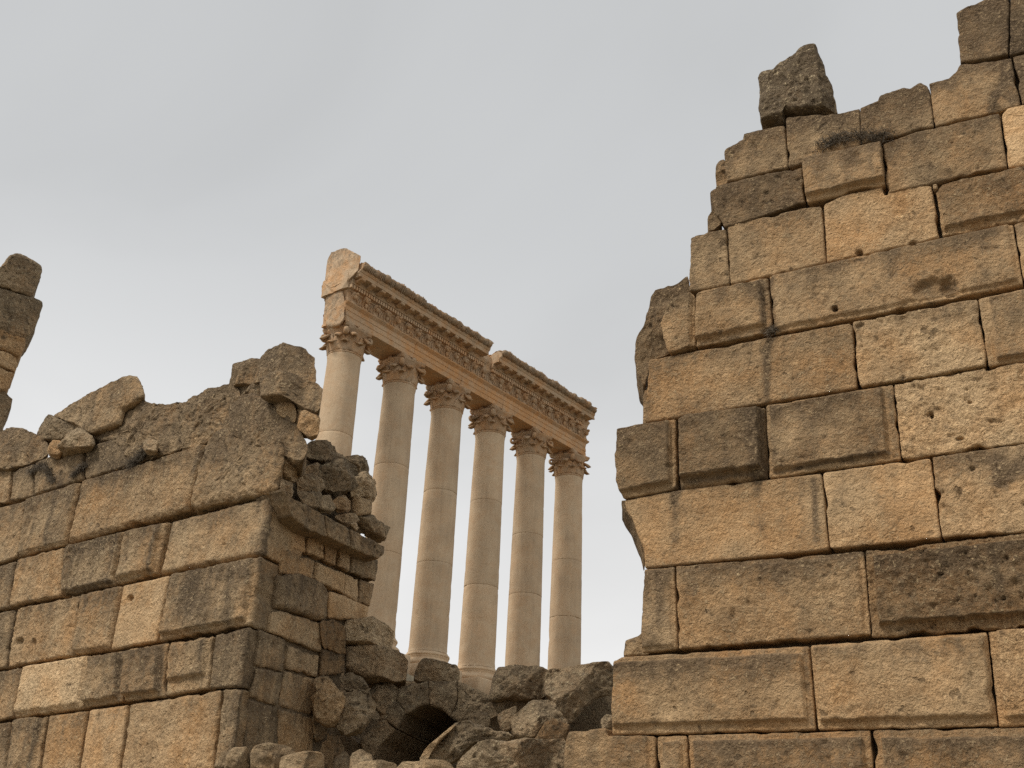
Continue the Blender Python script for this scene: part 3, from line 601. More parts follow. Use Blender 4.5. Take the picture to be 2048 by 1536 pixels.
prism('arch_jamb_or_added_side', [AP.uv(*q) for q in ((914, 1446), (1000, 1412), (1000, 1600), (900, 1600))], AP.off(-.3), 2.8, M_D, arch, dirv=AX, amp=.05)  # right side added to close the tunnel so its inside stays dark
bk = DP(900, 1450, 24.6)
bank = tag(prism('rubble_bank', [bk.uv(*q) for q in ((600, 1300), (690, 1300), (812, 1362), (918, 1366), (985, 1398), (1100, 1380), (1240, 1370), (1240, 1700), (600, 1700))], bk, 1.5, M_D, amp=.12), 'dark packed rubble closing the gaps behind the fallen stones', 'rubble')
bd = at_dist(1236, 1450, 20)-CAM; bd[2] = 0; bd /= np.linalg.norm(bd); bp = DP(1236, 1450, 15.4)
prism('hidden_light_block', [bp.uv(*q) for q in ((1232, 1338), (1330, 1338), (1330, 1700), (1232, 1700))], bp, 10.5, M_D, bank, dirv=bd, amp=.01)  # added unseen behind the right wall to keep sky light out of the hollow
heap('829,1362 832,1338 846,1316 868,1317 895,1326 916,1330 920,1362 880,1366', 20.9, 'solitary brown boulder sitting on the crown of the arch', dark=.5, warm=.35)
heap('978,1393 986,1357 993,1337 1010,1333 1073,1331 1097,1338 1094,1370 1089,1398 1023,1402 985,1405', 19.8, 'large dark block in front of the fourth column foot', dark=.62, p=5, bright=.95)
heap('1094,1338 1161,1331 1226,1323 1226,1390 1195,1396 1166,1420 1140,1450 1116,1442 1104,1402 1088,1388', 19.2, 'large dark block against the end of the right wall', dark=.6, p=6, bright=.95, depth=5.7, facets=3, dirv=np.array([.02, 1.0, .2]))  # stretched far back as an unseen roof that darkens the hollow below
heap('1020,1441 1034,1424 1060,1402 1104,1399 1119,1420 1140,1450 1106,1439 1092,1444 1067,1482 1030,1477', 19.0, 'grey sloping slab under the two large dark blocks', dark=.42, p=6, depth=4.6)  # unseen length stretched back to shut light out of the hollow
heap('1106,1436 1141,1449 1133,1482 1066,1482 1090,1445', 18.6, 'smooth brown-faced block under the lip of the sloping slab', mat=M_L, dark=.6, warm=.9, p=8, facets=0, bulge=.05, smoothing=0, bright=.7, topdark=0, depth=4.6)  # shade under the slab put into the darker brown; unseen length closes the hollow
heap('993,1431 1008,1421 1036,1410 1026,1458 1003,1466', 19.1, 'flat grey stone left of the sloping slab', dark=.4, warm=.3)
heap('935,1437 958,1422 976,1429 983,1444 972,1460 946,1455', 19.6, 'round pitted stone right of the arch mouth', dark=.5, rough=1.8)
heap('895,1470 912,1446 940,1444 985,1461 1010,1466 1028,1476 1008,1486 942,1492 916,1522 845,1545 850,1512', 18.8, 'long sloping pitted rock at the foot of the arch', dark=.5, rough=1.8, bulge=.3, topdark=.1)
heap('838,1520 850,1498 872,1478 908,1448 914,1450 880,1482 862,1505 850,1530', 18.7, 'pale broken edge of stone rising across the arch mouth', mat=M_L, dark=.05, warm=.3, bright=1.1, bulge=.1, depth=.2)
heap('948,1488 1001,1482 1073,1479 1136,1478 1146,1560 900,1575 922,1515', 15.5, 'broad grey boulder lying beside the right wall footing', dark=.45, p=4, bright=1.05, rough=1.2)
heap('1200,1440 1212,1428 1230,1432 1232,1468 1206,1462', 15.2, 'small grey stone in the hollow at the right wall foot', dark=.4)
heap('985,1402 1025,1402 1060,1403 1030,1428 1000,1428 975,1440 960,1420', 19.9, 'mossy brown stone under the dark block before the fourth column', dark=.6, warm=.3)
for q, D, lb in (('446,1560 454,1504 470,1494 498,1492 502,1560', 13.0, 'leftmost tan near stone against the left wall corner'),
                 ('500,1560 500,1493 530,1487 566,1486 590,1501 592,1560', 12.9, 'broad tan near stone second from the left'),
                 ('558,1560 562,1515 576,1509 612,1503 640,1505 648,1516 648,1560', 12.2, 'smooth tan near stone overlapping its broad neighbour'),
                 ('690,1570 704,1533 723,1523 762,1519 792,1527 800,1570', 12.0, 'long low near stone under the arch left half'),
                 ('788,1570 795,1526 840,1521 892,1520 905,1530 910,1570', 11.9, 'low flat near stone under the arch right half')):
    heap(q, D, lb, mat=M_L, group=G4, dark=.38, warm=.1, p=8, name='near_stone', depth=.4, rough=1.1)


# ------------------------------------------------------------------ the six columns and their entablature
CD = hdir(50.25); CN = np.array([CD[1], -CD[0], 0.0])
C0 = at_dist(688.6, 719, 62.5); ZS = C0[2]         # ZS: level of the shaft top
def s_at(px, py, o):
    pl = Plane(C0+CN*o, CN); return pl.uv(px, py)[0]
SX = [s_at(px, py, 0) for px, py in ((688.6, 719), (798.8, 779), (893, 830), (980, 877), (1061.6, 922), (1137.7, 965))]
ZB = ZS-16.15                                       # top of the bases
def pt(s, o, z): return C0+CD*s+CN*o+UP*(z-ZS+0)
def cattr(V, dark, warm, bright, sc=1.5, a=.3):
    return np.c_[np.clip(dark+a*fbm(V, sc, 4, seed=12.), 0, 1.3), np.clip(warm+.3*fbm(V, sc*1.6, 3, seed=14.), 0, 1), np.clip(bright*(1+.12*fbm(V, sc, 3, seed=13.)), .4, 1.5)]
def lathe(name, prof, cen, mat, parent, n=56, dark=.2, warm=.4, bright=1.0, chip=.0, sd=0, capends=True):
    prof = np.array(prof); m = len(prof); th = np.linspace(0, 2*math.pi, n, endpoint=False)
    V = np.array([[cen[0]+r*math.cos(t), cen[1]+r*math.sin(t), z] for r, z in prof for t in th])
    if chip:
        rad = V-np.array(cen); rad[:, 2] = 0; rad /= np.linalg.norm(rad, axis=1)[:, None]+1e-9
        d = .012*fbm(V, .8, 3, seed=sd)+chip*np.minimum(0, fbm(V, .9, 4, .6, seed=sd+4)+.12)*1.6; V = V+rad*d[:, None]
    Fc = [(j*n+i, j*n+(i+1) % n, (j+1)*n+(i+1) % n, (j+1)*n+i) for j in range(m-1) for i in range(n)]
    Fc += [list(range(n))[::-1], list(range((m-1)*n, m*n))]
    return make(name, V, Fc, mat, parent, cattr(V, dark, warm, bright))
def rbox(nx, ny, nz, hx, hy, hz):
    pass
def leaf_mesh(w, h, out, flare, seed):
    """acanthus leaf: hugging the bell, scalloped edge, tip curling outward; local frame x width, y outward, z up"""
    nu, nv = 11, 12; V = []; rg = np.random.default_rng(seed)
    for j in range(nv):
        t = j/(nv-1)
        wd = w*(.62+.45*math.sin(math.pi*min(1, t*1.02)**.8))*(1-.28*max(0, t-.72)/.28)
        for i in range(nu):
            u = i/(nu-1)*2-1
            sc = 1+.13*math.cos(t*math.pi*7) if abs(u) > .8 else 1
            if t < .8: z = h*t/.8*.94; y = flare*(t/.8)**2
            else:
                a = (t-.8)/.2*math.pi*.95; z = h*(.94+.06*math.sin(a)-.15*(1-math.cos(a))); y = flare+out*(1-math.cos(a))*.55
            y += .11*math.cos(u*1.9)-.03*abs(math.sin(u*math.pi*2.5))*h
            V.append((u*wd*.5*sc, y, z))
    n0 = len(V); V += [(x*.9, y-.10*h-.03, z-.03) for x, y, z in V]
    q = lambda o: [(o+j*nu+i, o+j*nu+i+1, o+(j+1)*nu+i+1, o+(j+1)*nu+i) for j in range(nv-1) for i in range(nu-1)]
    Fc = q(0)+[f[::-1] for f in q(n0)]
    rim = [i for i in range(nu)]+[j*nu+nu-1 for j in range(1, nv)]+[(nv-1)*nu+i for i in range(nu-2, -1, -1)]+[j*nu for j in range(nv-2, 0, -1)]
    Fc += [(rim[k], n0+rim[k], n0+rim[(k+1) % len(rim)], rim[(k+1) % len(rim)]) for k in range(len(rim))]
    return V, Fc
def raw(name, V, Fc, mat, dark=.35, warm=.4, bright=1.0):
    me = bpy.data.meshes.new(name); me.from_pydata([tuple(v) for v in V], [], [tuple(f) for f in Fc])
    me.polygons.foreach_set('use_smooth', np.ones(len(me.polygons), bool))
    at = me.attributes.new('pat', 'FLOAT_COLOR', 'POINT'); A = np.tile(np.array([dark, warm, bright, 1.0], np.float32), (len(V), 1)); at.data.foreach_set('color', A.ravel())
    me.materials.append(mat); return me
def volute_mesh():
    V, Fc = [], []; n = 26; m = 8     # spiral scroll
    for k in range(n):
        a = k/(n-1)*math.pi*2.6; r = .24*(1-k/(n-1)*.78)
        c = np.array([r*math.cos(a+math.pi*.75)*1.0, 0, r*math.sin(a+math.pi*.75)]); tube = .10*(1-.4*k/n)
        for i in range(m):
            b = 2*math.pi*i/m; e = c/(np.linalg.norm(c)+1e-9)
            V.append(c+e*tube*math.cos(b)+np.array([0, 1.3*tube*math.sin(b)*1.3, 0]))
    Fc = [(k*m+i, k*m+(i+1) % m, (k+1)*m+(i+1) % m, (k+1)*m+i) for k in range(n-1) for i in range(m)]
    Fc += [tuple(range(m))[::-1], tuple(range((n-1)*m, n*m))]
    # stalk from the bell
    n0 = len(V); st = [(-.62, -.75, .05), (-.50, -.35, .06), (-.33, 0.0, .075), (-.22, .22, .085)]
    for x, z, r in st:
        for i in range(m): b = 2*math.pi*i/m; V.append(np.array([x+r*math.cos(b), 1.4*r*math.sin(b), z]))
    Fc += [(n0+k*m+i, n0+k*m+(i+1) % m, n0+(k+1)*m+(i+1) % m, n0+(k+1)*m+i) for k in range(len(st)-1) for i in range(m)]
    return V, Fc
ME_LEAF1 = [raw('acanthus_leaf', *leaf_mesh(.80, .66, .34, .13, k), M_E, dark=.25+.1*k) for k in range(2)]
ME_LEAF2 = [raw('acanthus_leaf', *leaf_mesh(.82, 1.14, .40, .24, k+5), M_E, dark=.3+.1*k) for k in range(2)]
ME_VOL = raw('corner_scroll', *volute_mesh(), M_E, dark=.35)
ME_ROS = None
def put(name, me, parent, loc, rotz, scale=1.0, tiltx=0.0):
    o = bpy.data.objects.new(name, me); COL.objects.link(o); o.parent = parent
    o.location = np.array(loc)-wloc(parent); o.rotation_euler = (tiltx, 0, rotz); o.scale = (scale,)*3; return o
HC = 1.95      # capital height
TC = math.atan2(CD[1], CD[0])
def capital(col, c, k):
    z0 = ZS
    pr = [(.96, z0-.02), (1.0, z0), (1.06, z0+.04), (1.08, z0+.09), (1.04, z0+.14), (.94, z0+.17), (.94, z0+.5), (.96, z0+1.0), (1.04, z0+1.35), (1.2, z0+1.6), (1.28, z0+1.68), (1.2, z0+1.70)]
    bell = lathe('capital', pr, c, M_E, col, 40, dark=.3, sd=k)
    # abacus with hollow sides
    n = 10; ring = []
    for q in range(4):
        a0 = TC+math.pi/4+q*math.pi/2; p0 = np.array([math.cos(a0), math.sin(a0)])*1.62; a1 = a0+math.pi/2; p1 = np.array([math.cos(a1), math.sin(a1)])*1.62
        d = (p1-p0)/np.linalg.norm(p1-p0); p0 = p0+d*.10; p1 = p1-d*.10; mid = (p0+p1)/2; mid = mid/np.linalg.norm(mid)
        for i in range(n+1):
            t = i/n; ring.append(p0+(p1-p0)*t-mid*.20*math.sin(math.pi*t))
    ring = np.array(ring); m = len(ring); V = []
    for sc, z in ((.93, z0+1.66), (.97, z0+1.74), (.97, z0+1.80), (1.0, z0+1.83), (1.0, z0+HC)):
        V += [(c[0]+x*sc, c[1]+y*sc, z) for x, y in ring]
    V = np.array(V); V += np.c_[fbm(V, .3, 2, seed=k+.5), fbm(V, .3, 2, seed=k+1.5), 0*V[:, 0]]*.04
    Fc = [(j*m+i, j*m+(i+1) % m, (j+1)*m+(i+1) % m, (j+1)*m+i) for j in range(4) for i in range(m)]+[list(range(m))[::-1], list(range(4*m, 5*m))]
    make('abacus', V, Fc, M_E, bell, cattr(V, .3, .4, 1.0))
    rg = np.random.default_rng(50+k)
    for i in range(8):
        for row, (me, rad, zz, sh) in enumerate(((ME_LEAF1[i % 2], 1.0, z0+.16, 0), (ME_LEAF2[i % 2], .97, z0+.2, .5))):
            if rg.random() < .07: continue
            a = TC+(i+sh)*math.pi/4+rg.normal(0, .02)
            put('acanthus_leaf', me, bell, (c[0]+rad*math.cos(a), c[1]+rad*math.sin(a), zz), a-math.pi/2, rg.uniform(.93, 1.05), rg.normal(0, .04))
    for q in range(4):
        a = TC+math.pi/4+q*math.pi/2
        if (k == 5 and q == 3): continue
        put('corner_scroll', ME_VOL, bell, (c[0]+1.36*math.cos(a), c[1]+1.36*math.sin(a), z0+1.38), a, rg.uniform(1.0, 1.2))
        b = TC+q*math.pi/2    # flower on the abacus side
        V = []; 
        for j in range(5):
            for i in range(10):
                t = 2*math.pi*i/10; r = .19*(1-.12*(i % 2))*math.sin(math.pi*(j+.5)/5); V.append((r*math.cos(t), .10*(-math.cos(math.pi*(j+.5)/5)), r*math.sin(t)))
        if ME_ROSL[0] is None:
            Fc = [(j*10+i, j*10+(i+1) % 10, (j+1)*10+(i+1) % 10, (j+1)*10+i) for j in range(4) for i in range(10)]+[tuple(range(10))[::-1], tuple(range(40, 50))]
            ME_ROSL[0] = raw('abacus_flower', V, Fc, M_E, dark=.3)
        put('abacus_flower', ME_ROSL[0], bell, (c[0]+1.10*math.cos(b), c[1]+1.10*math.sin(b), z0+1.80), b-math.pi/2)
ME_ROSL = [None]
LAB = ['leftmost tall column, its lower half hidden by the rubble heap', 'second column from the left rising behind the squared blocks', 'third column from the left standing behind the brown boulder on the arch',
       'fourth column from the left with its moulded base in view', 'fifth column from the left behind the large dark block', 'rightmost column at the far end, nearest the right wall']
JO = [(5.2, 10.9), (5.0, 10.6), (5.6, 10.4), (5.3, 11.2), (5.9, 10.2), (5.4, 9.6)]
for k, s in enumerate(SX):
    c = pt(s, 0, ZS); cb = c.copy()
    col = empty('stone_column', (c[0], c[1], ZT), LAB[k], 'column', 'six giant temple columns')
    # plinth
    hw = 1.55; zp0, zp1 = ZT-.15, ZB-.86
    pl = Plane(pt(s, hw, ZS), CN)
    n = 9; ring = []
    cs = [(-hw, hw), (hw, hw), (hw, -hw), (-hw, -hw)]
    for q in range(4):
        for i in range(n): t = i/n; ring.append((cs[q][0]*(1-t)+cs[(q+1) % 4][0]*t, cs[q][1]*(1-t)+cs[(q+1) % 4][1]*t))
    V = []
    for sc, z in ((1, zp0), (1, zp1-.08), (.995, zp1-.03), (.98, zp1)): V += [pt(s+a*sc, b*sc, z) for a, b in ring]
    V = np.array(V); V += np.c_[fbm(V, .6, 3, seed=k+.3), fbm(V, .6, 3, seed=k+1.3), 0*V[:, 0]]*.05
    m = len(ring); Fc = [(j*m+i, (j+1)*m+i, (j+1)*m+(i+1) % m, j*m+(i+1) % m) for j in range(3) for i in range(m)]+[list(range(m)), list(range(3*m, 4*m))[::-1]]
    make('plinth', V, Fc, M_C, col, cattr(V, .2, .4, 1.05))
    z = ZB-.86
    arc = lambda r, zc, h, b: [(r+b*math.cos(t), zc+h*math.sin(t)) for t in np.linspace(-math.pi/2, math.pi/2, 7)]
    pr = [(1.35, z)]+arc(1.38, z+.16, .155, .16)+[(1.37, z+.33), (1.37, z+.36), (1.28, z+.42), (1.27, z+.50), (1.33, z+.56), (1.33, z+.59)]+arc(1.28, z+.69, .09, .09)+[(1.26, z+.80), (1.26, z+.86)]
    lathe('base', pr, c, M_C, col, 56, dark=.15, warm=.45, bright=1.08, chip=.05, sd=k)
    rad = lambda h: 1.175-.155*(h/16.15)**1.5
    lv = [0, JO[k][0], JO[k][1], 16.15-.0]
    for d in range(3):
        a, b = lv[d], lv[d+1]; P_ = []
        hs = np.linspace(a, b, 26)
        for q, h in enumerate(hs):
            r = rad(h)
            if d == 0 and h < .45: r += .09*(1-h/.45)**2
            if d == 2 and b-h < .3: r += .04*(1-(b-h)/.3)**2
            P_.append((r, ZB+h))
        g = .007
        P_[0] = (P_[0][0]-(g if d else 0), P_[0][1]); P_.insert(1, (P_[1][0]+0.003, ZB+a+.03))
        P_[-1] = (P_[-1][0]-(g if d < 2 else 0), P_[-1][1]-.012); P_.insert(-1, (rad(b-.03) if d < 2 else P_[-1][0], ZB+b-.035))
        lathe('shaft_drum', P_, c, M_C, col, 64, dark=.30+.06*RNG.uniform(-1, 1), warm=.40+.08*RNG.uniform(-1, 1), bright=RNG.uniform(.94, 1.04), chip=.10 if d == 0 else .035, sd=k*3+d)
    capital(col, c, k)

# entablature ---------------------------------------------------------------
ZA = ZS+HC
ent = empty('entablature', tuple(pt(SX[2], 0, ZA)), 'carved stone beam spanning the six columns with broken cornice', 'entablature')
def sweep(name, prof, s0, s1, parent, mat=M_E, ds=.22, rough=1.0, dark=.3, warm=.4, bright=1.0, endj=(.06, .06), topj=0.0, sub=.14, sd=1.0):
    """closed profile (o,z) swept along the colonnade; ends broken by endj"""
    P = np.array(prof); Q = np.vstack([P, P[:1]]); R = []
    for a, b in zip(Q[:-1], Q[1:]):
        k = max(1, int(np.linalg.norm(b-a)/sub)); R += [a+(b-a)*i/k for i in range(k)]
    R = np.array(R); m = len(R); n = max(3, int((s1-s0)/ds)+1); V = []; 
    for j, s in enumerate(np.linspace(s0, s1, n)):
        for o, z in R: V.append((s, o, z))
    V = np.array(V); w = pt(0, 0, ZS)+V[:, :1]*CD+V[:, 1:2]*CN+(V[:, 2:3]+ZA-ZS)*UP
    nz = np.c_[fbm(w, .6, 4, seed=sd), fbm(w, .6, 4, seed=sd+2), fbm(w, .5, 4, seed=sd+5)]
    jj = np.repeat(np.arange(n), m)
    V[:, 0] += np.where(jj == 0, nz[:, 0]*endj[0]*2.2, 0)+np.where(jj == n-1, nz[:, 0]*endj[1]*2.2, 0)
    V[:, 1] += nz[:, 1]*.018*rough; V[:, 2] += nz[:, 2]*.012*rough
    if topj:
        zt = V[:, 2].max(); V[:, 2] -= topj*np.clip(nz[:, 2]+.25+.5*fbm(w, 1.4, 2, seed=sd+8), 0, 1)*sstep(zt-.6, zt, V[:, 2])
    w = pt(0, 0, ZS)+V[:, :1]*CD+V[:, 1:2]*CN+(V[:, 2:3]+ZA-ZS)*UP
    Fc = [(j*m+i, j*m+(i+1) % m, (j+1)*m+(i+1) % m, (j+1)*m+i) for j in range(n-1) for i in range(m)]
    Fc += [list(range(m))[::-1], list(range((n-1)*m, n*m))]
    return make(name, w, Fc, mat, parent, cattr(w, dark, warm, bright, 1.2), smooth=False)
SL, SR = SX[0]-1.25, SX[5]+.75
cuts = [SL]+[s+RNG.uniform(-.15, .15) for s in SX[1:5]]+[SR]
AR = [(-1.0, 0), (1.0, 0), (1.0, .34), (1.035, .36), (1.035, .68), (1.07, .70), (1.07, .98), (1.10, 1.0), (1.26, 1.14), (1.28, 1.20), (-1.0, 1.20)]
FRZ = [(-1.0, 1.205), (1.06, 1.205), (1.06, 1.98), (1.12, 2.0), (1.16, 2.09), (-1.0, 2.09)]
frieze_parts = []
for k in range(5):
    a, b = cuts[k]+(.012 if k else 0), cuts[k+1]-(.012 if k < 4 else 0)
    ej = (.22 if k == 0 else .02, .2 if k == 4 else .02)
    wv = [.5, .95, .8, .9, .7][k]
    sweep('architrave_block', AR, a, b, ent, warm=wv, dark=.2, endj=ej, sd=k+1.0, bright=1.02)
    frieze_parts.append(sweep('frieze_block', FRZ, a+.0, b, ent, warm=.4, dark=.35, endj=ej, sd=k+7.0))
# consoles on the frieze: scroll below, beast's chest and head above
def console_mesh(kind):
    V, Fc = [], []
    def blob(c, r, n=10, m=7):
        o = len(V)
        for j in range(m+1):
            p_ = math.pi*j/m
            for i in range(n):
                t = 2*math.pi*i/n; V.append((c[0]+r[0]*math.sin(p_)*math.cos(t), c[1]+r[1]*math.sin(p_)*math.sin(t), c[2]+r[2]*math.cos(p_)))
        for j in range(m):
            for i in range(n): Fc.append((o+j*n+i, o+(j+1)*n+i, o+(j+1)*n+(i+1) % n, o+j*n+(i+1) % n))
    prof = [(0, .02), (.10, .0), (.16, .08), (.13, .17), (.07, .26), (.07, .40), (.16, .52), (.28, .60), (.34, .72), (.30, .84), (0, .86)]
    n = len(prof)
    for x in (-.2, .2):
        for y, z in prof: V.append((x, y, z))
    Fc.append(tuple(range(n))); Fc.append(tuple(range(2*n-1, n-1, -1)))
    for i in range(n): Fc.append((i, n+i, n+(i+1) % n, (i+1) % n))
    if kind == 0:
        blob((0, .26, .52), (.15, .16, .20)); blob((0, .40, .70), (.11, .13, .10)); blob((-.14, .30, .78), (.05, .05, .08)); blob((.14, .30, .78), (.05, .05, .08)); blob((0, .48, .66), (.06, .06, .06))
    else:
        blob((0, .30, .60), (.19, .15, .20)); blob((0, .42, .60), (.09, .10, .09)); blob((0, .2, .3), (.11, .10, .2))
    return V, Fc
def side_leaf_mesh():
    """garland / palm carving between two consoles"""
    V, Fc = [], []; n, m = 7, 14
    for q, (x0, sg) in enumerate(((-.16, 1), (.16, -1), (0, 1))):
        o = len(V)
        for j in range(m):
            t = j/(m-1); z = .12+.62*t; x = x0+sg*.07*math.sin(t*5); r = .075*math.sin(math.pi*(.12+.8*t))
            for i in range(n): b = 2*math.pi*i/n; V.append((x+r*math.cos(b), .02+r*.8*math.sin(b), z))
        Fc += [(o+j*n+i, o+j*n+(i+1) % n, o+(j+1)*n+(i+1) % n, o+(j+1)*n+i) for j in range(m-1) for i in range(n)]
    return V, Fc
ME_CON = [raw('frieze_console', *console_mesh(k), M_E, dark=.32, warm=.45, bright=1.0) for k in range(2)]
ME_PALM = raw('frieze_carving', *side_leaf_mesh(), M_E, dark=.35, warm=.4)
FAC = TC-math.pi            # local +y must face outward (CN)
FAC = math.atan2(CN[1], CN[0])-math.pi/2
ncon = int((SR-SL-.5)/.90)
rg = np.random.default_rng(3)
for i in range(ncon):
    s = SL+.45+i*(SR-SL-.8)/(ncon-1); k = max(q for q in range(5) if cuts[q] <= s+1e-6)
    if k == 4 and s > SR-.2: pass
    put('frieze_console', ME_CON[i % 2], frieze_parts[k], pt(s, 1.03, ZA+1.215), FAC, rg.uniform(.9, 1.08))
    if i < ncon-1: put('frieze_carving', ME_PALM, frieze_parts[k], pt(s+.45, 1.06, ZA+1.22), FAC, rg.uniform(.9, 1.05))
# cornice
COREP = [(-1.15, 2.10), (1.18, 2.10), (1.18, 2.5), (1.3, 2.75), (1.15, 3.3), (-1.1, 3.35)]
DEN = [(1.0, 2.10), (1.20, 2.10), (1.22, 2.36), (1.40, 2.40), (1.42, 2.46), (1.46, 2.52), (1.46, 2.70), (1.0, 2.70)]
TOPP = [(-.95, 2.705), (2.02, 2.705), (2.02, 2.98), (2.06, 3.0), (2.10, 3.07), (2.12, 3.10), (2.14, 3.22), (2.20, 3.38), (2.32, 3.55), (2.34, 3.64), (2.0, 3.66), (-.9, 3.5)]
S1a, S1b = SL-.25, s_at(987, 697, 2.1); S1b -= .3; S2a, S2b = s_at(1000, 707, 2.1)+.15, s_at(1190, 815, 2.1)
def rawbox(sx, sy, sz, cham=.02):
    V = [(x*sx/2, y, z) for z in (0, sz) for y in (0, sy) for x in (-1, 1)]
    return V, [(0, 1, 3, 2), (4, 6, 7, 5), (0, 4, 5, 1), (2, 3, 7, 6), (0, 2, 6, 4), (1, 5, 7, 3)]
def modillion():
    prof = [(0, 0), (.10, -.02), (.2, .02), (.36, .06), (.50, .05), (.56, .10), (.56, .20), (0, .20)]; n = len(prof)
    V = [(x, y, z) for x in (-.17, .17) for y, z in prof]
    return V, [tuple(range(n)), tuple(range(2*n-1, n-1, -1))]+[(i, n+i, n+(i+1) % n, (i+1) % n) for i in range(n)]
ME_MOD = raw('modillion', *modillion(), M_E, dark=.3); ME_MOD.polygons.foreach_set('use_smooth', np.zeros(len(ME_MOD.polygons), bool))
def dentils(s0, s1, parent):
    V, Fc = [], []; s = s0
    while s < s1-.12:
        if rg.random() > .04:
            b = rawbox(.13, .2, .24); o = len(V); V += [pt(s+x, 1.19+y, ZA+2.115+z) for x, y, z in b[0]]; Fc += [tuple(o+i for i in f) for f in b[1]]
        s += .215
    V = np.array(V); make('dentil_row', V, Fc, M_E, parent, cattr(V, .15, .4, 1.1), smooth=False)
def sima_mesh(k):
    """lion-mask or palmette lump on the gutter"""
    rg2 = np.random.default_rng(k); V, Fc = [], []
    for q in range(5 if k % 2 else 1):
        o = len(V); n, m = 9, 7
        if k % 2: cx, rx, ry, rz = (q-2)*.125, .065, .10, .26-.035*abs(q-2)
        else: cx, rx, ry, rz = 0, .24, .22, .22
        for j in range(m+1):
            p_ = math.pi*j/m
            for i in range(n):
                t = 2*math.pi*i/n; V.append((cx+rx*math.sin(p_)*math.cos(t)*rg2.uniform(.85, 1.1), ry*math.sin(p_)*math.sin(t), .28+rz*math.cos(p_)))
        Fc += [(o+j*n+i, o+(j+1)*n+i, o+(j+1)*n+(i+1) % n, o+j*n+(i+1) % n) for j in range(m) for i in range(n)]
    return V, Fc
ME_SIM = [raw('gutter_ornament', *sima_mesh(k), M_E, dark=.55, warm=.3, bright=.9) for k in range(4)]
for q, (a, b, ej) in enumerate(((S1a+.15, S1b, (.15, .18)), (S2a, S2b, (.18, .2)))):
    cor = sweep('cornice', TOPP, a, b, ent, dark=.28, warm=.3, endj=ej, topj=.30, ds=.12, sub=.09, rough=1.6, sd=20+q*5.)
    sweep('moulding_band', DEN, a-.05, b+(.5 if q == 0 else -.4), cor, dark=.35, warm=.4, endj=(.08, .08), sd=30.+q)
    dentils(a+.05, b+(.4 if q == 0 else -.5), cor)
    nm = int((b-a-.3)/.88)
    for i in range(nm): put('modillion', ME_MOD, cor, pt(a+.4+i*.88, 1.44, ZA+2.505), FAC)
    s = a+.25; i = 0
    while s < b-.15:
        put('gutter_ornament', ME_SIM[i % 4], cor, pt(s, 2.12, ZA+3.08), FAC, rg.uniform(.8, 1.35), -.35); s += .46; i += 1
sweep('cornice_core', COREP, S1a-.05, SR-.1, ent, dark=.22, warm=.25, bright=1.05, endj=(.10, .2), topj=.15, sd=41., rough=2.5)
# pale broken block closing the left end
EPL = Plane(pt(SL-.25, 0, ZA), -CD)
stone('655,520 662,505 690,496 703,502 722,512 716,540 696,562 664,578 655,572 652,545', EPL, M_E, name='end_block', parent=ent, bulge=.25, depth=1.2, p=9, facets=4, dark=.32, warm=.25, bright=1.1, topdark=.3, smoothing=0)
stone('652,596 664,583 686,578 690,610 688,640 676,652 655,655 648,635', EPL.off(-.15), M_E, name='end_block', parent=ent, bulge=.15, depth=.9, p=5, facets=2, dark=.35, warm=.35, bright=1.0)

# ------------------------------------------------------------------ dry plants rooted in the joints
def dry_plant(name, pts, plane, nst, length, label, droop=.5, rad=.004, spread=.08, group=None, upw=.3, sd=1):
    rg = np.random.default_rng(sd); V, Fc = [], []
    uvs = [plane.uv(*p) for p in pts]; uvs = np.array(uvs)
    for i in range(nst):
        t = rg.uniform(0, len(uvs)-1); k = min(int(t), len(uvs)-2); b = uvs[k]*(1-(t-k))+uvs[k+1]*(t-k)
        p = plane.w(np.array([[b[0]+rg.normal(0, spread*.4), b[1]+rg.normal(0, spread*.3), rg.uniform(-.02, .03)]]))[0]
        d = plane.n*rg.uniform(.3, 1.0)+plane.a*rg.normal(0, .8)+UP*(upw+rg.normal(0, .45)); d /= np.linalg.norm(d)
        L = length*rg.uniform(.4, 1.1); n = 5; q = p.copy(); r0 = rad*rg.uniform(.7, 1.4); pr = []
        for j in range(n):
            pr.append((q.copy(), r0*(1-.75*j/(n-1)))); d = d+rg.normal(0, .28, 3)-UP*droop*.35; d /= np.linalg.norm(d); q = q+d*L/n
        o = len(V); e1 = np.cross(d, UP); e1 /= np.linalg.norm(e1)+1e-9; e2 = np.cross(d, e1)
        for c, r in pr:
            for a in (0, 2.09, 4.19): V.append(c+e1*r*math.cos(a)+e2*r*math.sin(a))
        Fc += [(o+j*3+a, o+j*3+(a+1) % 3, o+(j+1)*3+(a+1) % 3, o+(j+1)*3+a) for j in range(n-1) for a in range(3)]
    o = make(name, np.array(V), Fc, M_PLANT, smooth=True); tag(o, label, 'plant', group)
    return o
dry_plant('dry_bush', [(1645, 296), (1662, 284), (1680, 276), (1712, 272), (1745, 276), (1775, 276)], RW, 620, .20, 'wide dead bush sprawling along the joint near the top of the right wall', rad=.004, spread=.16, upw=.25, sd=4)
dry_plant('dry_tuft', [(1538, 668), (1552, 658)], RW, 130, .12, 'small dry tuft in the stained joint of the right wall', rad=.004, spread=.06, sd=5)
dry_plant('dry_tuft', [(262, 930), (285, 915), (292, 900)], LW, 520, .25, 'grey tuft hanging above the large golden block of the left wall', rad=.006, spread=.10, sd=6, group='tufts on the left wall')
dry_plant('dry_tuft', [(150, 950), (175, 930)], LW, 360, .22, 'grey tuft left of its bigger neighbour on the left wall', rad=.006, spread=.08, sd=7, group='tufts on the left wall')
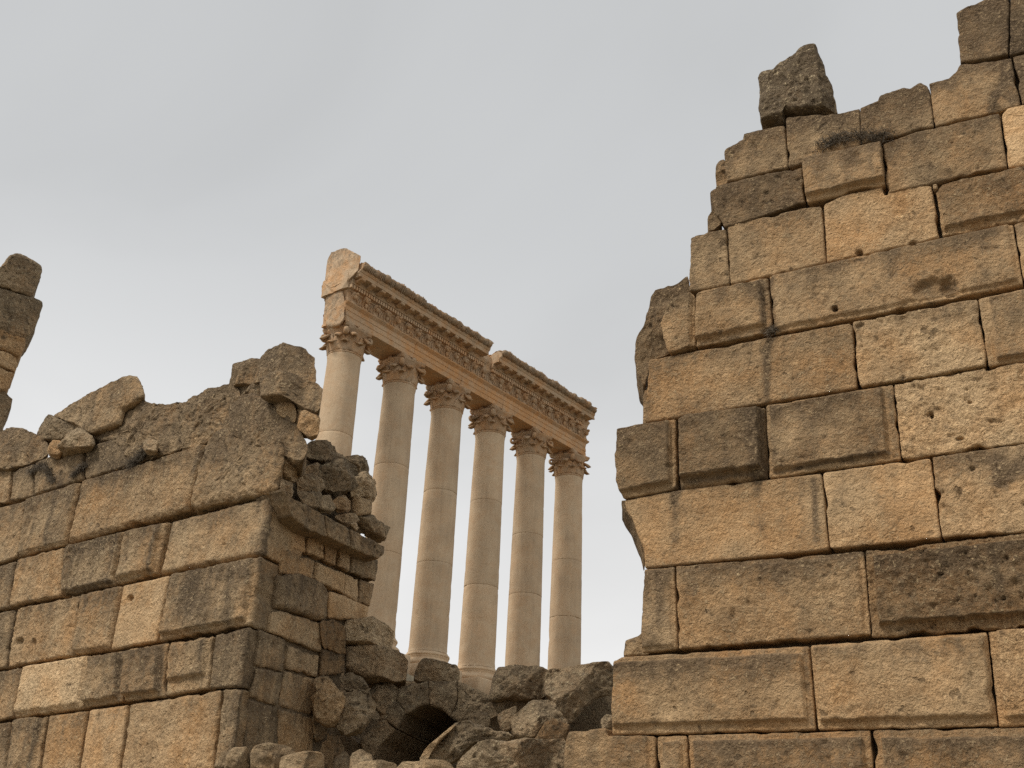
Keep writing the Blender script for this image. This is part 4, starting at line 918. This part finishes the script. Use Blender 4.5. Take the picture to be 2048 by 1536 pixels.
dry_plant('dry_tuft', [(60, 945), (90, 930), (110, 965)], LW, 420, .22, 'grey tuft nearest the leaning pier on the left wall', rad=.006, spread=.1, sd=8, group='tufts on the left wall')

# ------------------------------------------------------------------ overcast sky, soft sun, camera
SUN_EL, SUN_AZ = math.radians(52), math.radians(238)        # azimuth clockwise from +Y
w = bpy.data.worlds.new('World'); scene.world = w; w.use_nodes = True; nt = w.node_tree; L = nt.links.new
bg = nt.nodes['Background']; bg.inputs['Strength'].default_value = .1
sky = nd(nt, 'ShaderNodeTexSky', sky_type='NISHITA', sun_disc=False, sun_elevation=SUN_EL, sun_rotation=SUN_AZ, dust_density=3.0)
hs = nd(nt, 'ShaderNodeHueSaturation'); hs.inputs['Saturation'].default_value = .12; L(sky.outputs[0], hs.inputs['Color'])
tc = nd(nt, 'ShaderNodeTexCoord'); sp = nd(nt, 'ShaderNodeSeparateXYZ'); L(tc.outputs['Generated'], sp.inputs[0])
mr = nd(nt, 'ShaderNodeMapRange', interpolation_type='SMOOTHSTEP'); L(sp.outputs[2], mr.inputs[0]); mr.inputs[1].default_value = .08; mr.inputs[2].default_value = .58
r = nd(nt, 'ShaderNodeMix', data_type='RGBA'); L(mr.outputs[0], r.inputs[0]); r.inputs[6].default_value = (8.2, 8.15, 8.05, 1); r.inputs[7].default_value = (4.5, 4.6, 4.66, 1)
# cloud deck: stretch the noise by perspective of a flat layer
dv = nd(nt, 'ShaderNodeMath', operation='ADD'); L(sp.outputs[2], dv.inputs[0]); dv.inputs[1].default_value = .35
vd = nd(nt, 'ShaderNodeVectorMath', operation='DIVIDE'); cb = nd(nt, 'ShaderNodeCombineXYZ')
for k in range(3): L(dv.outputs[0], cb.inputs[k])
L(tc.outputs['Generated'], vd.inputs[0]); L(cb.outputs[0], vd.inputs[1])
n = nd(nt, 'ShaderNodeTexNoise'); n.inputs['Scale'].default_value = 1.7; n.inputs['Detail'].default_value = 5; n.inputs['Roughness'].default_value = .45; n.inputs['Distortion'].default_value = .4; L(vd.outputs[0], n.inputs['Vector'])
m2 = nd(nt, 'ShaderNodeMapRange', interpolation_type='SMOOTHSTEP'); L(n.outputs['Fac'], m2.inputs[0])
for k, v in enumerate((.3, .7, .90, 1.10)): m2.inputs[k+1].default_value = v
mu = nd(nt, 'ShaderNodeMix', data_type='RGBA', blend_type='MULTIPLY'); mu.inputs[0].default_value = 1; L(r.outputs[2], mu.inputs[6]); L(m2.outputs[0], mu.inputs[7])
fx = nd(nt, 'ShaderNodeMix', data_type='RGBA'); fx.inputs[0].default_value = .85; L(hs.outputs[0], fx.inputs[6]); L(mu.outputs[2], fx.inputs[7])
L(fx.outputs[2], bg.inputs['Color'])
sl = bpy.data.lights.new('sun', 'SUN'); sl.energy = 2.0; sl.angle = math.radians(12); sl.color = (1, .94, .86)
so = bpy.data.objects.new('sun', sl); COL.objects.link(so)
from mathutils import Vector, Matrix
sd_ = Vector((math.sin(SUN_AZ)*math.cos(SUN_EL), math.cos(SUN_AZ)*math.cos(SUN_EL), math.sin(SUN_EL)))
so.rotation_euler = sd_.to_track_quat('Z', 'Y').to_euler(); so.location = sd_*60
cd = bpy.data.cameras.new('camera'); co = bpy.data.objects.new('camera', cd); COL.objects.link(co)
cd.sensor_width = 36; cd.sensor_fit = 'HORIZONTAL'; cd.lens = F/2048*36; cd.clip_end = 3000; cd.clip_start = .1
m = Matrix.Identity(4)
for i in range(3): m[i][0] = CR[i]; m[i][1] = CU[i]; m[i][2] = -FW[i]; m[i][3] = CAM[i]
co.matrix_world = m; scene.camera = co
vs = scene.view_settings; vs.view_transform = 'Standard'; vs.look = 'None'; scene.cycles.use_denoising = False; vs.exposure = .4; vs.gamma = 1; vs.use_curve_mapping = False
